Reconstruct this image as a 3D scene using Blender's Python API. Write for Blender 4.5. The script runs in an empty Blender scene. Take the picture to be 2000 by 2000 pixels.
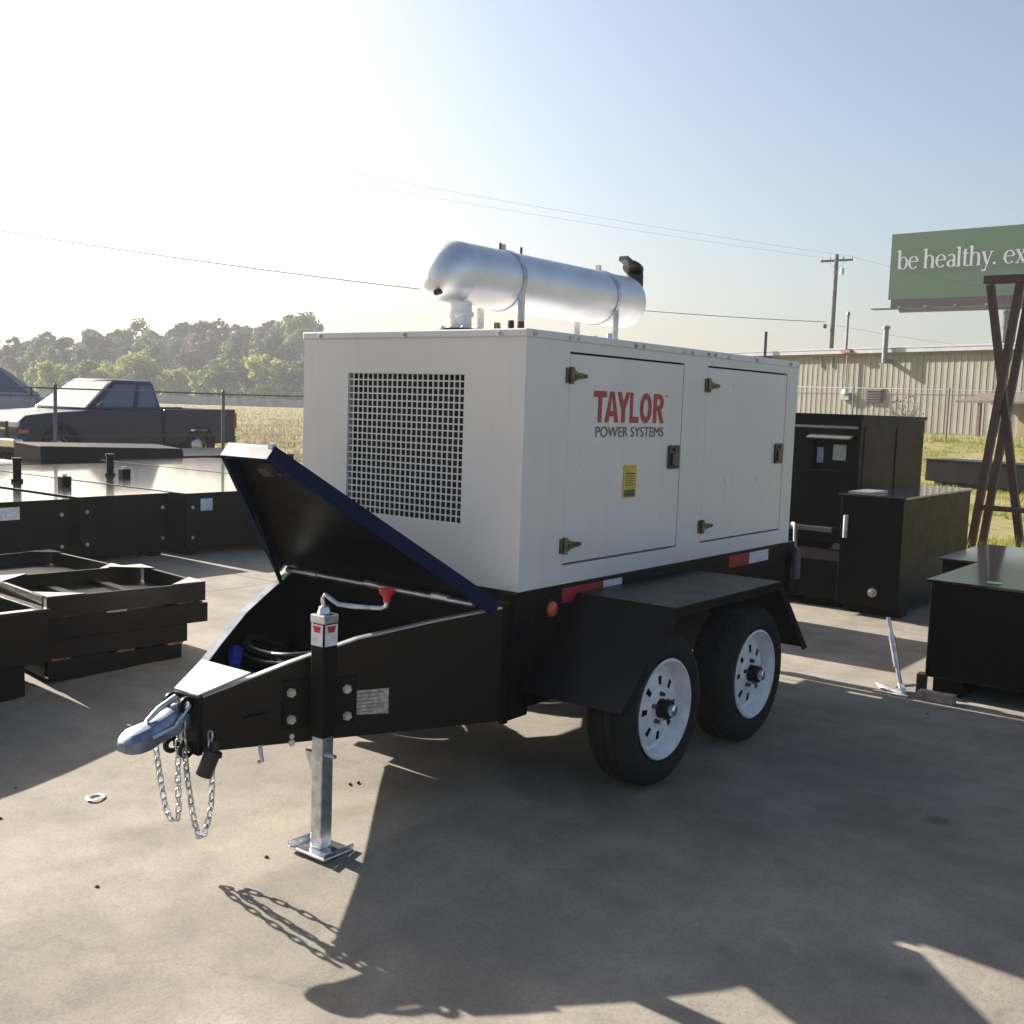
import bpy, bmesh, math, random
from mathutils import Vector, Matrix, noise as mnoise
R = math.radians
S = bpy.context.scene
COL = S.collection

# ------------------------------------------------------------------ camera
cam = bpy.data.cameras.new('camera')
camo = bpy.data.objects.new('camera', cam)
COL.objects.link(camo)
CP = Vector((2.6955, -3.5566, 1.5941))
pitch, roll, yaw = 0.0977, 0.034, -0.6565
fw = Vector((math.sin(yaw) * math.cos(pitch), math.cos(yaw) * math.cos(pitch), -math.sin(pitch)))
rt = Vector((math.cos(yaw), -math.sin(yaw), 0))
up = rt.cross(fw)
r2 = rt * math.cos(roll) + up * math.sin(roll)
u2 = -rt * math.sin(roll) + up * math.cos(roll)
m = Matrix((r2, u2, -fw)).transposed().to_4x4()
m.translation = CP
camo.matrix_world = m
cam.sensor_width = 36
cam.lens = 2147.2 / 2000 * 36
cam.clip_start = .05
cam.clip_end = 9000
S.camera = camo

# ------------------------------------------------------------------ sky, sun, exposure
SUN_EL = R(25.5)
TO_SUN = Vector((-1.0, 0.05, 0)).normalized() * math.cos(SUN_EL) + Vector((0, 0, math.sin(SUN_EL)))
W = bpy.data.worlds.new('World')
S.world = W
W.use_nodes = True
nt = W.node_tree
sky = nt.nodes.new('ShaderNodeTexSky')
sky.sky_type = 'NISHITA'
sky.sun_disc = False
sky.sun_elevation = SUN_EL
sky.sun_rotation = math.atan2(TO_SUN.x, TO_SUN.y)
sky.altitude = 60
sky.air_density = 1.0
sky.dust_density = 3.8
sky.ozone_density = 1.6
bg = nt.nodes['Background']
bg.inputs['Strength'].default_value = 0.056
nt.links.new(sky.outputs[0], bg.inputs[0])
sl = bpy.data.lights.new('sun', 'SUN')
sl.energy = 5.0
sl.angle = R(0.5)
sl.color = (1.0, 0.93, 0.82)
so = bpy.data.objects.new('sun', sl)
COL.objects.link(so)
so.rotation_euler = (-TO_SUN).to_track_quat('-Z', 'Y').to_euler()
so.location = (-30, 0, 30)
vs = S.view_settings
vs.view_transform = 'Standard'
vs.look = 'None'
vs.gamma = 1
vs.use_curve_mapping = False
vs.exposure = 1.66

# ------------------------------------------------------------------ helpers
def sm(t):
    t = min(max(t, 0), 1)
    return t * t * (3 - 2 * t)

def gz(x, y):
    """height of the yard and the land behind it"""
    z = -0.16 * sm((0.45 - y) / 2.0)
    z += 0.97 * sm((y - 11) / 31.0) * sm((x + 34) / 15.0)
    return z

MATS = {}
def nodes(name):
    mt = bpy.data.materials.new(name)
    mt.use_nodes = True
    return mt, mt.node_tree, mt.node_tree.nodes['Principled BSDF']

def mat(name, col, rough=.5, metal=0, var=.12, scale=6, bump=0, bscale=60, rvar=.1, coat=0, spec=.5, col2=None, dust=0, trans=0, streak=0):
    if name in MATS:
        return MATS[name]
    mt, t, b = nodes(name)
    N, L = t.nodes.new, t.links.new
    tc = N('ShaderNodeTexCoord')
    ns = N('ShaderNodeTexNoise'); ns.inputs['Scale'].default_value = scale; ns.inputs['Detail'].default_value = 5
    L(tc.outputs['Object'], ns.inputs['Vector'])
    rp = N('ShaderNodeValToRGB')
    c2 = col2 or tuple(max(0, c * (1 - var * 2)) for c in col)
    c1 = tuple(min(1, c * (1 + var)) for c in col) if not col2 else col
    rp.color_ramp.elements[0].position = .32; rp.color_ramp.elements[1].position = .68
    rp.color_ramp.elements[0].color = (*c2, 1); rp.color_ramp.elements[1].color = (*c1, 1)
    L(ns.outputs[0], rp.inputs[0])
    out = rp.outputs[0]
    if dust:
        n2 = N('ShaderNodeTexNoise'); n2.inputs['Scale'].default_value = scale * .6; n2.inputs['Detail'].default_value = 8
        n2.inputs['Roughness'].default_value = .7
        L(tc.outputs['Object'], n2.inputs['Vector'])
        mr = N('ShaderNodeMapRange'); mr.inputs[1].default_value = .48; mr.inputs[2].default_value = .8; mr.inputs[4].default_value = dust
        L(n2.outputs[0], mr.inputs[0])
        mx = N('ShaderNodeMix'); mx.data_type = 'RGBA'
        L(mr.outputs[0], mx.inputs[0]); L(out, mx.inputs[6]); mx.inputs[7].default_value = (.25, .22, .18, 1)
        out = mx.outputs[2]
    if streak:
        mp = N('ShaderNodeMapping'); mp.inputs['Scale'].default_value = (14, 14, .8); L(tc.outputs['Object'], mp.inputs[0])
        n4 = N('ShaderNodeTexNoise'); n4.inputs['Scale'].default_value = 1.5; n4.inputs['Detail'].default_value = 7; n4.inputs['Roughness'].default_value = .65
        L(mp.outputs[0], n4.inputs['Vector'])
        m4 = N('ShaderNodeMapRange'); m4.inputs[1].default_value = .5; m4.inputs[2].default_value = .75; m4.inputs[4].default_value = streak; L(n4.outputs[0], m4.inputs[0])
        x4 = N('ShaderNodeMix'); x4.data_type = 'RGBA'; L(m4.outputs[0], x4.inputs[0]); L(out, x4.inputs[6]); x4.inputs[7].default_value = (col[0]*.45, col[1]*.42, col[2]*.38, 1)
        out = x4.outputs[2]
    L(out, b.inputs['Base Color'])
    b.inputs['Metallic'].default_value = metal
    b.inputs['Specular IOR Level'].default_value = spec
    if coat: b.inputs['Coat Weight'].default_value = coat; b.inputs['Coat Roughness'].default_value = .06
    if trans: b.inputs['Transmission Weight'].default_value = trans
    r = N('ShaderNodeMapRange'); r.inputs[3].default_value = max(.02, rough - rvar); r.inputs[4].default_value = min(1, rough + rvar)
    n3 = N('ShaderNodeTexNoise'); n3.inputs['Scale'].default_value = scale * 2.3; n3.inputs['Detail'].default_value = 6
    L(tc.outputs['Object'], n3.inputs['Vector'])
    L(n3.outputs[0], r.inputs[0]); L(r.outputs[0], b.inputs['Roughness'])
    if bump:
        bn = N('ShaderNodeTexNoise'); bn.inputs['Scale'].default_value = bscale; bn.inputs['Detail'].default_value = 4
        L(tc.outputs['Object'], bn.inputs['Vector'])
        bm_ = N('ShaderNodeBump'); bm_.inputs['Strength'].default_value = bump; bm_.inputs['Distance'].default_value = .01
        L(bn.outputs[0], bm_.inputs['Height']); L(bm_.outputs[0], b.inputs['Normal'])
    MATS[name] = mt
    return mt

class MB:
    def __init__(s): s.v = []; s.f = []
    def add(s, vs, fs):
        o = len(s.v); s.v += [tuple(v) for v in vs]; s.f += [tuple(i + o for i in f) for f in fs]; return s
    def box(s, x0, x1, y0, y1, z0, z1):
        x0, x1 = min(x0, x1), max(x0, x1); y0, y1 = min(y0, y1), max(y0, y1); z0, z1 = min(z0, z1), max(z0, z1)
        return s.add([(x0,y0,z0),(x1,y0,z0),(x1,y1,z0),(x0,y1,z0),(x0,y0,z1),(x1,y0,z1),(x1,y1,z1),(x0,y1,z1)],
                     [(3,2,1,0),(4,5,6,7),(0,1,5,4),(1,2,6,5),(2,3,7,6),(3,0,4,7)])
    def hexa(s, p):   # 8 points, bottom ring then top ring
        return s.add(p, [(3,2,1,0),(4,5,6,7),(0,1,5,4),(1,2,6,5),(2,3,7,6),(3,0,4,7)])
    def beam(s, a, b, w, h=None, upv=(0,0,1)):
        a, b = Vector(a), Vector(b); h = h or w; d = (b - a).normalized(); u = Vector(upv)
        if abs(d.dot(u)) > .97: u = Vector((1,0,0)) if abs(d.x) < .9 else Vector((0,1,0))
        sx = d.cross(u).normalized(); sy = sx.cross(d).normalized()
        q = [(-1,-1),(1,-1),(1,1),(-1,1)]
        p = [a + sx*i*w/2 + sy*j*h/2 for i, j in q] + [b + sx*i*w/2 + sy*j*h/2 for i, j in q]
        return s.hexa(p)
    def cyl(s, a, b, r0, r1=None, n=16, cap=True):
        a, b = Vector(a), Vector(b); r1 = r0 if r1 is None else r1; d = (b - a).normalized()
        u = d.orthogonal().normalized(); w = d.cross(u)
        p = []
        for c, r in ((a, r0), (b, r1)):
            for i in range(n):
                t = 2*math.pi*i/n; p.append(c + (u*math.cos(t) + w*math.sin(t))*r)
        f = [(i, (i+1) % n, n+(i+1) % n, n+i) for i in range(n)]
        if cap: f += [tuple(range(n-1, -1, -1)), tuple(range(n, 2*n))]
        return s.add(p, f)
    def tube(s, pts, r, n=8, cap=True):
        pts = [Vector(p) for p in pts]; rs = r if isinstance(r, (list, tuple)) else [r]*len(pts)
        vs = []; u = None
        for i, p in enumerate(pts):
            d = (pts[min(i+1, len(pts)-1)] - pts[max(i-1, 0)]).normalized()
            u = d.orthogonal().normalized() if u is None else (u - d*u.dot(d)).normalized()
            w = d.cross(u)
            for k in range(n):
                t = 2*math.pi*k/n; vs.append(p + (u*math.cos(t) + w*math.sin(t))*rs[i])
        f = []
        for i in range(len(pts)-1):
            for k in range(n): f.append((i*n+k, i*n+(k+1) % n, (i+1)*n+(k+1) % n, (i+1)*n+k))
        if cap: f += [tuple(range(n-1, -1, -1)), tuple(range((len(pts)-1)*n, len(pts)*n))]
        return s.add(vs, f)
    def lathe(s, prof, o=(0,0,0), axis='x', n=32, close=False, skip=None):
        """prof: list of (along axis, radius)"""
        o = Vector(o); vs = []
        for a, r in prof:
            for k in range(n):
                t = 2*math.pi*k/n; c, q = r*math.cos(t), r*math.sin(t)
                vs.append(o + (Vector((a,c,q)) if axis == 'x' else Vector((q,a,c)) if axis == 'y' else Vector((c,q,a))))
        f = []
        m_ = len(prof)
        for i in range(m_ if close else m_-1):
            j = (i+1) % m_
            for k in range(n):
                if skip and skip(i, k): continue
                f.append((i*n+k, i*n+(k+1) % n, j*n+(k+1) % n, j*n+k))
        return s.add(vs, f)
    def prism(s, poly, d):
        """poly: 3d points, extruded by vector d"""
        d = Vector(d); n = len(poly); a = [Vector(p) for p in poly]
        return s.add(a + [p + d for p in a], [tuple(range(n-1, -1, -1)), tuple(range(n, 2*n))] + [(i, (i+1) % n, n+(i+1) % n, n+i) for i in range(n)])
    def build(s, name, mt, parent=None, smooth=0, bevel=0, world=False, seg=2, off=(0,0,0)):
        me = bpy.data.meshes.new(name)
        o = Vector(off)
        if world and parent:
            q = parent
            while q: o = o - q.location; q = q.parent
        me.from_pydata([Vector(v) + o for v in s.v], [], s.f)
        b = bmesh.new(); b.from_mesh(me)
        bmesh.ops.recalc_face_normals(b, faces=b.faces)
        b.to_mesh(me); b.free()
        if smooth:
            for p in me.polygons: p.use_smooth = True
            try: me.set_sharp_from_angle(angle=R(smooth))
            except Exception: pass
        me.materials.append(mt)
        ob = bpy.data.objects.new(name, me)
        COL.objects.link(ob)
        if parent: ob.parent = parent
        if bevel:
            md = ob.modifiers.new('bevel', 'BEVEL'); md.width = bevel; md.segments = seg; md.limit_method = 'ANGLE'; md.angle_limit = R(40)
            md.harden_normals = False
        return ob

def thing(name, label, cat, loc=(0,0,0), rz=0, group=None):
    o = bpy.data.objects.new(name, None)
    COL.objects.link(o); o.location = loc; o.rotation_euler = (0, 0, rz); o.empty_display_size = .2
    return tag(o, label, cat, group)
def tag(o, label, cat, group=None, kind=None):
    o['label'] = label; o['category'] = cat
    if group: o['group'] = group
    if kind: o['kind'] = kind
    return o
def struct(o, label=None):
    o['kind'] = 'structure'
    if label: o['label'] = label
    return o
def copy_tree(o, parent=None):
    c = o.copy(); COL.objects.link(c); c.parent = parent
    for ch in list(o.children): copy_tree(ch, c)
    return c

# ------------------------------------------------------------------ materials
def concrete_material():
    mt, t, b = nodes('concrete')
    N, L = t.nodes.new, t.links.new
    tc = N('ShaderNodeTexCoord')
    def noise(sc, det=6, ro=.6):
        n = N('ShaderNodeTexNoise'); n.inputs['Scale'].default_value = sc; n.inputs['Detail'].default_value = det; n.inputs['Roughness'].default_value = ro
        L(tc.outputs['Object'], n.inputs['Vector']); return n
    def ramp(src, p0, c0, p1, c1):
        r = N('ShaderNodeValToRGB'); e = r.color_ramp.elements; e[0].position = p0; e[0].color = (*c0, 1); e[1].position = p1; e[1].color = (*c1, 1); L(src, r.inputs[0]); return r.outputs[0]
    def mix(f, a, bb, mode='MIX'):
        x = N('ShaderNodeMix'); x.data_type = 'RGBA'; x.blend_type = mode
        if isinstance(f, float): x.inputs[0].default_value = f
        else: L(f, x.inputs[0])
        L(a, x.inputs[6]); L(bb, x.inputs[7]); return x.outputs[2]
    base = ramp(noise(.55).outputs[0], .3, (.235, .215, .182), .7, (.305, .278, .237))
    mott = ramp(noise(5, 8, .68).outputs[0], .3, (.62, .62, .62), .72, (1.12, 1.1, 1.06))
    c = mix(.75, base, mott, 'MULTIPLY')
    sp = ramp(noise(95, 3, .6).outputs[0], .34, (.55, .53, .5), .52, (1, 1, 1))
    c = mix(.38, c, sp, 'MULTIPLY')
    # long rubbed streaks from dragging skids
    mp = N('ShaderNodeMapping'); mp.inputs['Scale'].default_value = (.7, 2.6, 1); mp.inputs['Rotation'].default_value = (0, 0, .35)
    L(tc.outputs['Object'], mp.inputs[0])
    st = N('ShaderNodeTexNoise'); st.inputs['Scale'].default_value = 2.2; st.inputs['Detail'].default_value = 7; L(mp.outputs[0], st.inputs['Vector'])
    c = mix(.22, c, ramp(st.outputs[0], .38, (.66, .65, .64), .6, (1.03, 1.03, 1.02)), 'MULTIPLY')
    # oil drips
    vo = N('ShaderNodeTexVoronoi'); vo.inputs['Scale'].default_value = 1.3; vo.inputs['Randomness'].default_value = 1
    L(tc.outputs['Object'], vo.inputs['Vector'])
    c = mix(.55, c, ramp(vo.outputs['Distance'], .035, (.25, .23, .21), .09, (1, 1, 1)), 'MULTIPLY')
    c = mix(.5, c, ramp(noise(1.15, 9, .62).outputs[0], .40, (.70, .69, .68), .56, (1.02, 1.02, 1.02)), 'MULTIPLY')
    # hairline cracks
    v2 = N('ShaderNodeTexVoronoi'); v2.feature = 'DISTANCE_TO_EDGE'; v2.inputs['Scale'].default_value = .33
    wn = noise(2.2, 4); vm = N('ShaderNodeVectorMath'); vm.operation = 'MULTIPLY_ADD'; vm.inputs[1].default_value = (.5, .5, 0)
    L(wn.outputs['Color'], vm.inputs[0]); L(tc.outputs['Object'], vm.inputs[2]); L(vm.outputs[0], v2.inputs['Vector'])
    c = mix(.2, c, ramp(v2.outputs['Distance'], .0012, (.35, .32, .3), .004, (1, 1, 1)), 'MULTIPLY')
    L(c, b.inputs['Base Color'])
    b.inputs['Roughness'].default_value = .9
    b.inputs['Specular IOR Level'].default_value = .25
    bp = N('ShaderNodeBump'); bp.inputs['Strength'].default_value = .35; bp.inputs['Distance'].default_value = .006
    L(noise(45, 8, .7).outputs[0], bp.inputs['Height']); L(bp.outputs[0], b.inputs['Normal'])
    return mt

def ground_material():
    mt, t, b = nodes('dry_grass_ground')
    N, L = t.nodes.new, t.links.new
    tc = N('ShaderNodeTexCoord')
    def noise(sc, det=6, ro=.6, mp=None):
        n = N('ShaderNodeTexNoise'); n.inputs['Scale'].default_value = sc; n.inputs['Detail'].default_value = det; n.inputs['Roughness'].default_value = ro
        L(mp or tc.outputs['Object'], n.inputs['Vector']); return n
    r = N('ShaderNodeValToRGB'); e = r.color_ramp.elements
    e[0].position = .3; e[0].color = (.11, .15, .03, 1); e[1].position = .66; e[1].color = (.31, .25, .175, 1)
    k = e.new(.46); k.color = (.21, .20, .075, 1)
    L(noise(.28, 8, .68).outputs[0], r.inputs[0])
    r2_ = N('ShaderNodeValToRGB'); e = r2_.color_ramp.elements
    e[0].position = .3; e[0].color = (.55, .55, .5, 1); e[1].position = .7; e[1].color = (1.25, 1.2, 1.1, 1)
    L(noise(4, 8, .7).outputs[0], r2_.inputs[0])
    x = N('ShaderNodeMix'); x.data_type = 'RGBA'; x.blend_type = 'MULTIPLY'; x.inputs[0].default_value = .9
    L(r.outputs[0], x.inputs[6]); L(r2_.outputs[0], x.inputs[7])
    L(x.outputs[2], b.inputs['Base Color'])
    b.inputs['Roughness'].default_value = 1; b.inputs['Specular IOR Level'].default_value = .1
    bp = N('ShaderNodeBump'); bp.inputs['Strength'].default_value = .7; bp.inputs['Distance'].default_value = .06
    L(noise(7, 8, .7).outputs[0], bp.inputs['Height']); L(bp.outputs[0], b.inputs['Normal'])
    return mt

def leaf_material(name, c0, c1):
    mt, t, b = nodes(name)
    N, L = t.nodes.new, t.links.new
    oi = N('ShaderNodeObjectInfo'); tc = N('ShaderNodeTexCoord')
    n = N('ShaderNodeTexNoise'); n.inputs['Scale'].default_value = .55; n.inputs['Detail'].default_value = 4
    L(tc.outputs['Object'], n.inputs['Vector'])
    ad = N('ShaderNodeMath'); ad.operation = 'MULTIPLY_ADD'; ad.inputs[1].default_value = .35; L(oi.outputs['Random'], ad.inputs[0]); L(n.outputs[0], ad.inputs[2])
    r = N('ShaderNodeValToRGB'); e = r.color_ramp.elements
    e[0].position = .4; e[0].color = (*c0, 1); e[1].position = .9; e[1].color = (*c1, 1)
    L(ad.outputs[0], r.inputs[0]); L(r.outputs[0], b.inputs['Base Color'])
    b.inputs['Roughness'].default_value = .75; b.inputs['Specular IOR Level'].default_value = .2
    b.inputs['Subsurface Weight'].default_value = 0
    tl = N('ShaderNodeBsdfTranslucent'); L(r.outputs[0], tl.inputs[0])
    ms = N('ShaderNodeMixShader'); ms.inputs[0].default_value = .35
    L(b.outputs[0], ms.inputs[1]); L(tl.outputs[0], ms.inputs[2]); L(ms.outputs[0], t.nodes['Material Output'].inputs[0])
    return mt

CONC = concrete_material()
GRND = ground_material()
BLACK = mat('black_gloss_paint', (.0055, .0048, .0046), .34, var=.15, scale=3, rvar=.10, spec=.2, dust=.015, bump=.02, bscale=9)
BLACK2 = mat('black_satin_paint', (.0058, .005, .0048), .42, var=.2, scale=4, rvar=.12, spec=.11, dust=.02, bump=.05, bscale=40)
TANKP = mat('black_tank_paint', (.010, .0095, .010), .20, var=.2, scale=1.6, rvar=.06, dust=.06, coat=.9)
BEIGE = mat('cream_powder_coat', (.64, .63, .62), .32, var=.02, scale=2, rvar=.07, coat=.15, bump=.10, bscale=2.6, streak=.10)
BEIGE2 = mat('cream_door_coat', (.635, .628, .62), .30, var=.02, scale=2.3, rvar=.07, coat=.2, bump=.10, bscale=2.2, streak=.10)
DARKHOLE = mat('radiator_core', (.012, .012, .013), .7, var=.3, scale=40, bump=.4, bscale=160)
ALU = mat('aluminised_steel', (.74, .75, .77), .50, 1.0, var=.05, scale=5, rvar=.06, bump=.03, bscale=70)
ZINC = mat('zinc_plate', (.62, .64, .68), .34, 1.0, var=.16, scale=30, rvar=.12)
GALV = mat('galvanised_steel', (.55, .57, .60), .45, .9, var=.15, scale=20, rvar=.1)
STEELW = mat('white_wheel_enamel', (.72, .73, .75), .38, var=.08, scale=14, dust=.22)
RUBBER = mat('tyre_rubber', (.011, .011, .011), .82, var=.25, scale=18, bump=.5, bscale=70, dust=.06, spec=.3)
RED = mat('red_plastic', (.55, .02, .025), .4)
REDTAPE = mat('red_reflective_tape', (.35, .02, .03), .35, var=.2, scale=60)
WHTAPE = mat('white_reflective_tape', (.62, .62, .66), .35, var=.1, scale=60)
REDINK = mat('red_vinyl', (.36, .012, .02), .35, var=.05)
DARKINK = mat('charcoal_vinyl', (.035, .033, .035), .4, var=.05)
YELLOW = mat('yellow_vinyl', (.55, .43, .03), .4, var=.08, scale=30)
AMBER = mat('amber_lens', (.60, .10, .02), .2, coat=.4)
PLATE = mat('stamped_data_plate', (.47, .43, .39), .45, .3, var=.25, scale=55, bump=.2, bscale=160)
WHITEP = mat('white_paper_label', (.72, .72, .74), .6, var=.12, scale=30)
RUSTRED = mat('red_oxide_steel', (.06, .014, .013), .55, var=.35, scale=5, bump=.15, bscale=30, col2=(.03, .012, .011))
CABLE = mat('black_cable_rubber', (.02, .02, .022), .33, rvar=.05)
BLUE = mat('blue_plug', (.03, .06, .45), .4)
ORANGEWOOD = mat('raw_timber', (.30, .17, .07), .8, var=.3, scale=12, bump=.3)
CHROME = mat('chrome', (.75, .76, .78), .12, 1.0, var=.03, rvar=.05)

# ------------------------------------------------------------------ ground
def axis_steps(stops):
    out = []
    for a, b, st in stops:
        n = max(1, int(round((b - a) / st)))
        out += [a + (b - a)*i/n for i in range(n)]
    return out + [stops[-1][1]]
PADX, PADY = (-17.5, 27.0), (-22.0, 8.9)
xs = axis_steps([(-4000, -400, 900), (-400, -60, 60), (-60, -17.5, 3), (-17.5, 27, 3.2), (27, 60, 5), (60, 400, 60), (400, 4000, 900)])
ys = axis_steps([(-4000, -400, 900), (-400, -60, 60), (-60, -22, 8), (-22, 8.9, .8), (8.9, 60, 1.5), (60, 400, 40), (400, 4000, 900)])
g = MB()
for y in ys:
    for x in xs:
        inside = PADX[0] < x < PADX[1] and PADY[0] < y < PADY[1]
        g.v.append((x, y, gz(x, y) - (.22 if inside else 0)))
nx = len(xs)
for j in range(len(ys)-1):
    for i in range(nx-1):
        g.f.append((j*nx+i, j*nx+i+1, (j+1)*nx+i+1, (j+1)*nx+i))
struct(g.build('ground', GRND, smooth=60))
# concrete yard: cast slabs with open joints on a dark bed
jx = [-17.6, -11.6, -4.6, 3.2, 10.4, 18.4, 27.1]
jy = [-22.1, -17.4, -12.3, -7.3, -2.47, 2.63, 8.95]
bed = MB()
for a, b in zip(axis_steps([(-22, 8.85, .5)])[:-1], axis_steps([(-22, 8.85, .5)])[1:]):
    bed.add([(-17.5, a, gz(0, a)-.05), (27, a, gz(0, a)-.05), (27, b, gz(0, b)-.05), (-17.5, b, gz(0, b)-.05)], [(0,1,2,3)])
yard = struct(bed.build('concrete_yard', mat('joint_dirt', (.06, .05, .04), .95, var=.3, scale=30), smooth=60))
for i in range(len(jx)-1):
    for j in range(len(jy)-1):
        x0, x1, y0, y1 = jx[i]+.004, jx[i+1]-.004, jy[j]+.004, jy[j+1]-.004
        sy = axis_steps([(y0, y1, .22)])
        b = MB()
        for k, y in enumerate(sy):
            z = gz(0, y)
            b.v += [(x0, y, z-.11), (x0, y, z), (x1, y, z), (x1, y, z-.11)]
            if k:
                o = 4*k
                b.f += [(o-4+q, o-4+q+1, o+q+1, o+q) for q in range(3)]
        n_ = 4*(len(sy)-1)
        b.f += [(0,1,2,3), (n_, n_+1, n_+2, n_+3)]
        b.build('concrete_slab', CONC, yard, smooth=40)
# road behind the field with a pale concrete barrier
rd = MB()
def off(p, d, s): return (p[0]+d[0]*s, p[1]+d[1]*s)
RA, RB = (-175.0, 40.0), (-60.0, 190.0)
dr = Vector((RB[0]-RA[0], RB[1]-RA[1])).normalized(); nr = Vector((-dr.y, dr.x))
rd.add([(RA[0]-dr.x*120, RA[1]-dr.y*120, .02), (RB[0]+dr.x*150, RB[1]+dr.y*150, .02),
        (RB[0]+dr.x*150+nr.x*9, RB[1]+dr.y*150+nr.y*9, .02), (RA[0]-dr.x*120+nr.x*9, RA[1]-dr.y*120+nr.y*9, .02)], [(0,1,2,3)])
struct(rd.build('road', mat('road_asphalt', (.09, .09, .095), .9, var=.1, scale=1)))

# ------------------------------------------------------------------ generator
WB, LB, ZT, ZB = 1.3228, 2.6758, 1.9, .8253
GX0, GX1, GZ0, GZ1 = -1.0206, -.3215, 1.0774, 1.7133
gen = thing('generator', 'cream generator enclosure with red TAYLOR lettering mounted on the black trailer', 'generator', (-WB/2, 1.3, ZB))
def wall_with_holes(mb, us, vs_, hole, fn, depth):
    """grid wall; cells listed in hole are left open and get reveals; fn(u,v,d)->point"""
    nu = len(us)
    for j in range(len(vs_)-1):
        for i in range(nu-1):
            if (i, j) in hole:
                u0, u1, v0, v1 = us[i], us[i+1], vs_[j], vs_[j+1]
                ring = [(u0,v0),(u1,v0),(u1,v1),(u0,v1)]
                for k in range(4):
                    a, c = ring[k], ring[(k+1) % 4]
                    mb.add([fn(*a, 0), fn(*c, 0), fn(*c, depth), fn(*a, depth)], [(0,1,2,3)])
            else:
                mb.add([fn(us[i],vs_[j],0), fn(us[i+1],vs_[j],0), fn(us[i+1],vs_[j+1],0), fn(us[i],vs_[j+1],0)], [(0,1,2,3)])
DO = [(.313, 1.300), (1.552, 2.530)]; DZ = (.914, 1.816)
e_ = MB()
wall_with_holes(e_, [-WB, GX0, GX1, 0], [ZB, GZ0, GZ1, 1.872], {(1,1)}, lambda u, v, d: (u, d, v), .03)
wall_with_holes(e_, [0, DO[0][0]-.003, DO[0][1]+.003, DO[1][0]-.003, DO[1][1]+.003, LB], [ZB, DZ[0]-.007, DZ[1]+.009, 1.872], {(1,1), (3,1)}, lambda u, v, d: (-d, u, v), .025)
e_.add([(-WB,0,ZB), (-WB,LB,ZB), (-WB,LB,1.872), (-WB,0,1.872), (0,LB,ZB), (0,LB,1.872), (0,0,ZB)], [(0,1,2,3), (1,4,5,2), (0,6,4,1)])
encl = e_.build('enclosure', BEIGE, gen, world=True)
b_ = bmesh.new(); b_.from_mesh(encl.data)
bmesh.ops.remove_doubles(b_, verts=b_.verts, dist=.0004)
bwl = b_.edges.layers.float.new('bevel_weight_edge')
for e in b_.edges:      # round only the four upright corners of the housing
    p_, q_ = [v.co + gen.location for v in e.verts]
    if all(min(abs(w.x), abs(w.x+WB)) < .001 and min(abs(w.y), abs(w.y-LB)) < .001 for w in (p_, q_)) and abs(p_.z-q_.z) > .01: e[bwl] = 1.0
b_.to_mesh(encl.data); b_.free()
bv = encl.modifiers.new('bevel', 'BEVEL'); bv.width = .007; bv.segments = 3; bv.limit_method = 'WEIGHT'
MB().box(-WB-.006, .006, -.006, LB+.006, 1.866, 1.9).build('roof_panel', BEIGE, gen, bevel=.006, world=True)
# inner backing so gaps round the doors read dark
bk = MB(); bk.box(-.05, -.028, .2, 2.62, .87, 1.85); bk.build('dark_gap_backing', DARKHOLE, gen, world=True)
rc = MB().box(GX0-.04, GX1+.04, .05, .11, GZ0-.04, GZ1+.04)
rad = rc.build('radiator', DARKHOLE, gen, world=True)
gr = MB(); nxh, nzh = 23, 21
px_, pz_ = (GX1-GX0)/nxh, (GZ1-GZ0)/nzh
ux = [GX0]
for i in range(nxh): ux += [GX0+i*px_+.0030, GX0+(i+1)*px_-.0030]
ux.append(GX1)
uz = [GZ0]
for i in range(nzh): uz += [GZ0+i*pz_+.0030, GZ0+(i+1)*pz_-.0030]
uz.append(GZ1)
wall_with_holes(gr, ux, uz, {(2*i+1, 2*j+1) for i in range(nxh) for j in range(nzh)}, lambda u, v, d: (u, .006+d, v), .004)
gr.build('grille', BEIGE, gen, world=True)
def bolt(mb, c, n, r=.009, h=.006):
    c, n = Vector(c), Vector(n); mb.cyl(c, c+n*h, r*1.25, r*1.25, 10); mb.cyl(c+n*h, c+n*h*2, r*.8, r*.6, 6)
for x in (-1.208, -.667, -.137):
    b = MB(); bolt(b, (x, -.006, 1.881), (0,-1,0)); b.build('roof_bolt', GALV, gen, world=True)
for y in (.044, .298, .363, .826, .894, 1.284, 1.362, 1.535, 1.608, 1.758, 2.1, 2.55):
    b = MB(); bolt(b, (.006, y, 1.881), (1,0,0)); b.build('roof_bolt', GALV, gen, world=True)
HINGE = mat('passivated_zinc', (.16, .145, .09), .42, .8, var=.3, scale=40)
BLKPL = mat('black_plastic', (.012, .012, .013), .35)
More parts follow.
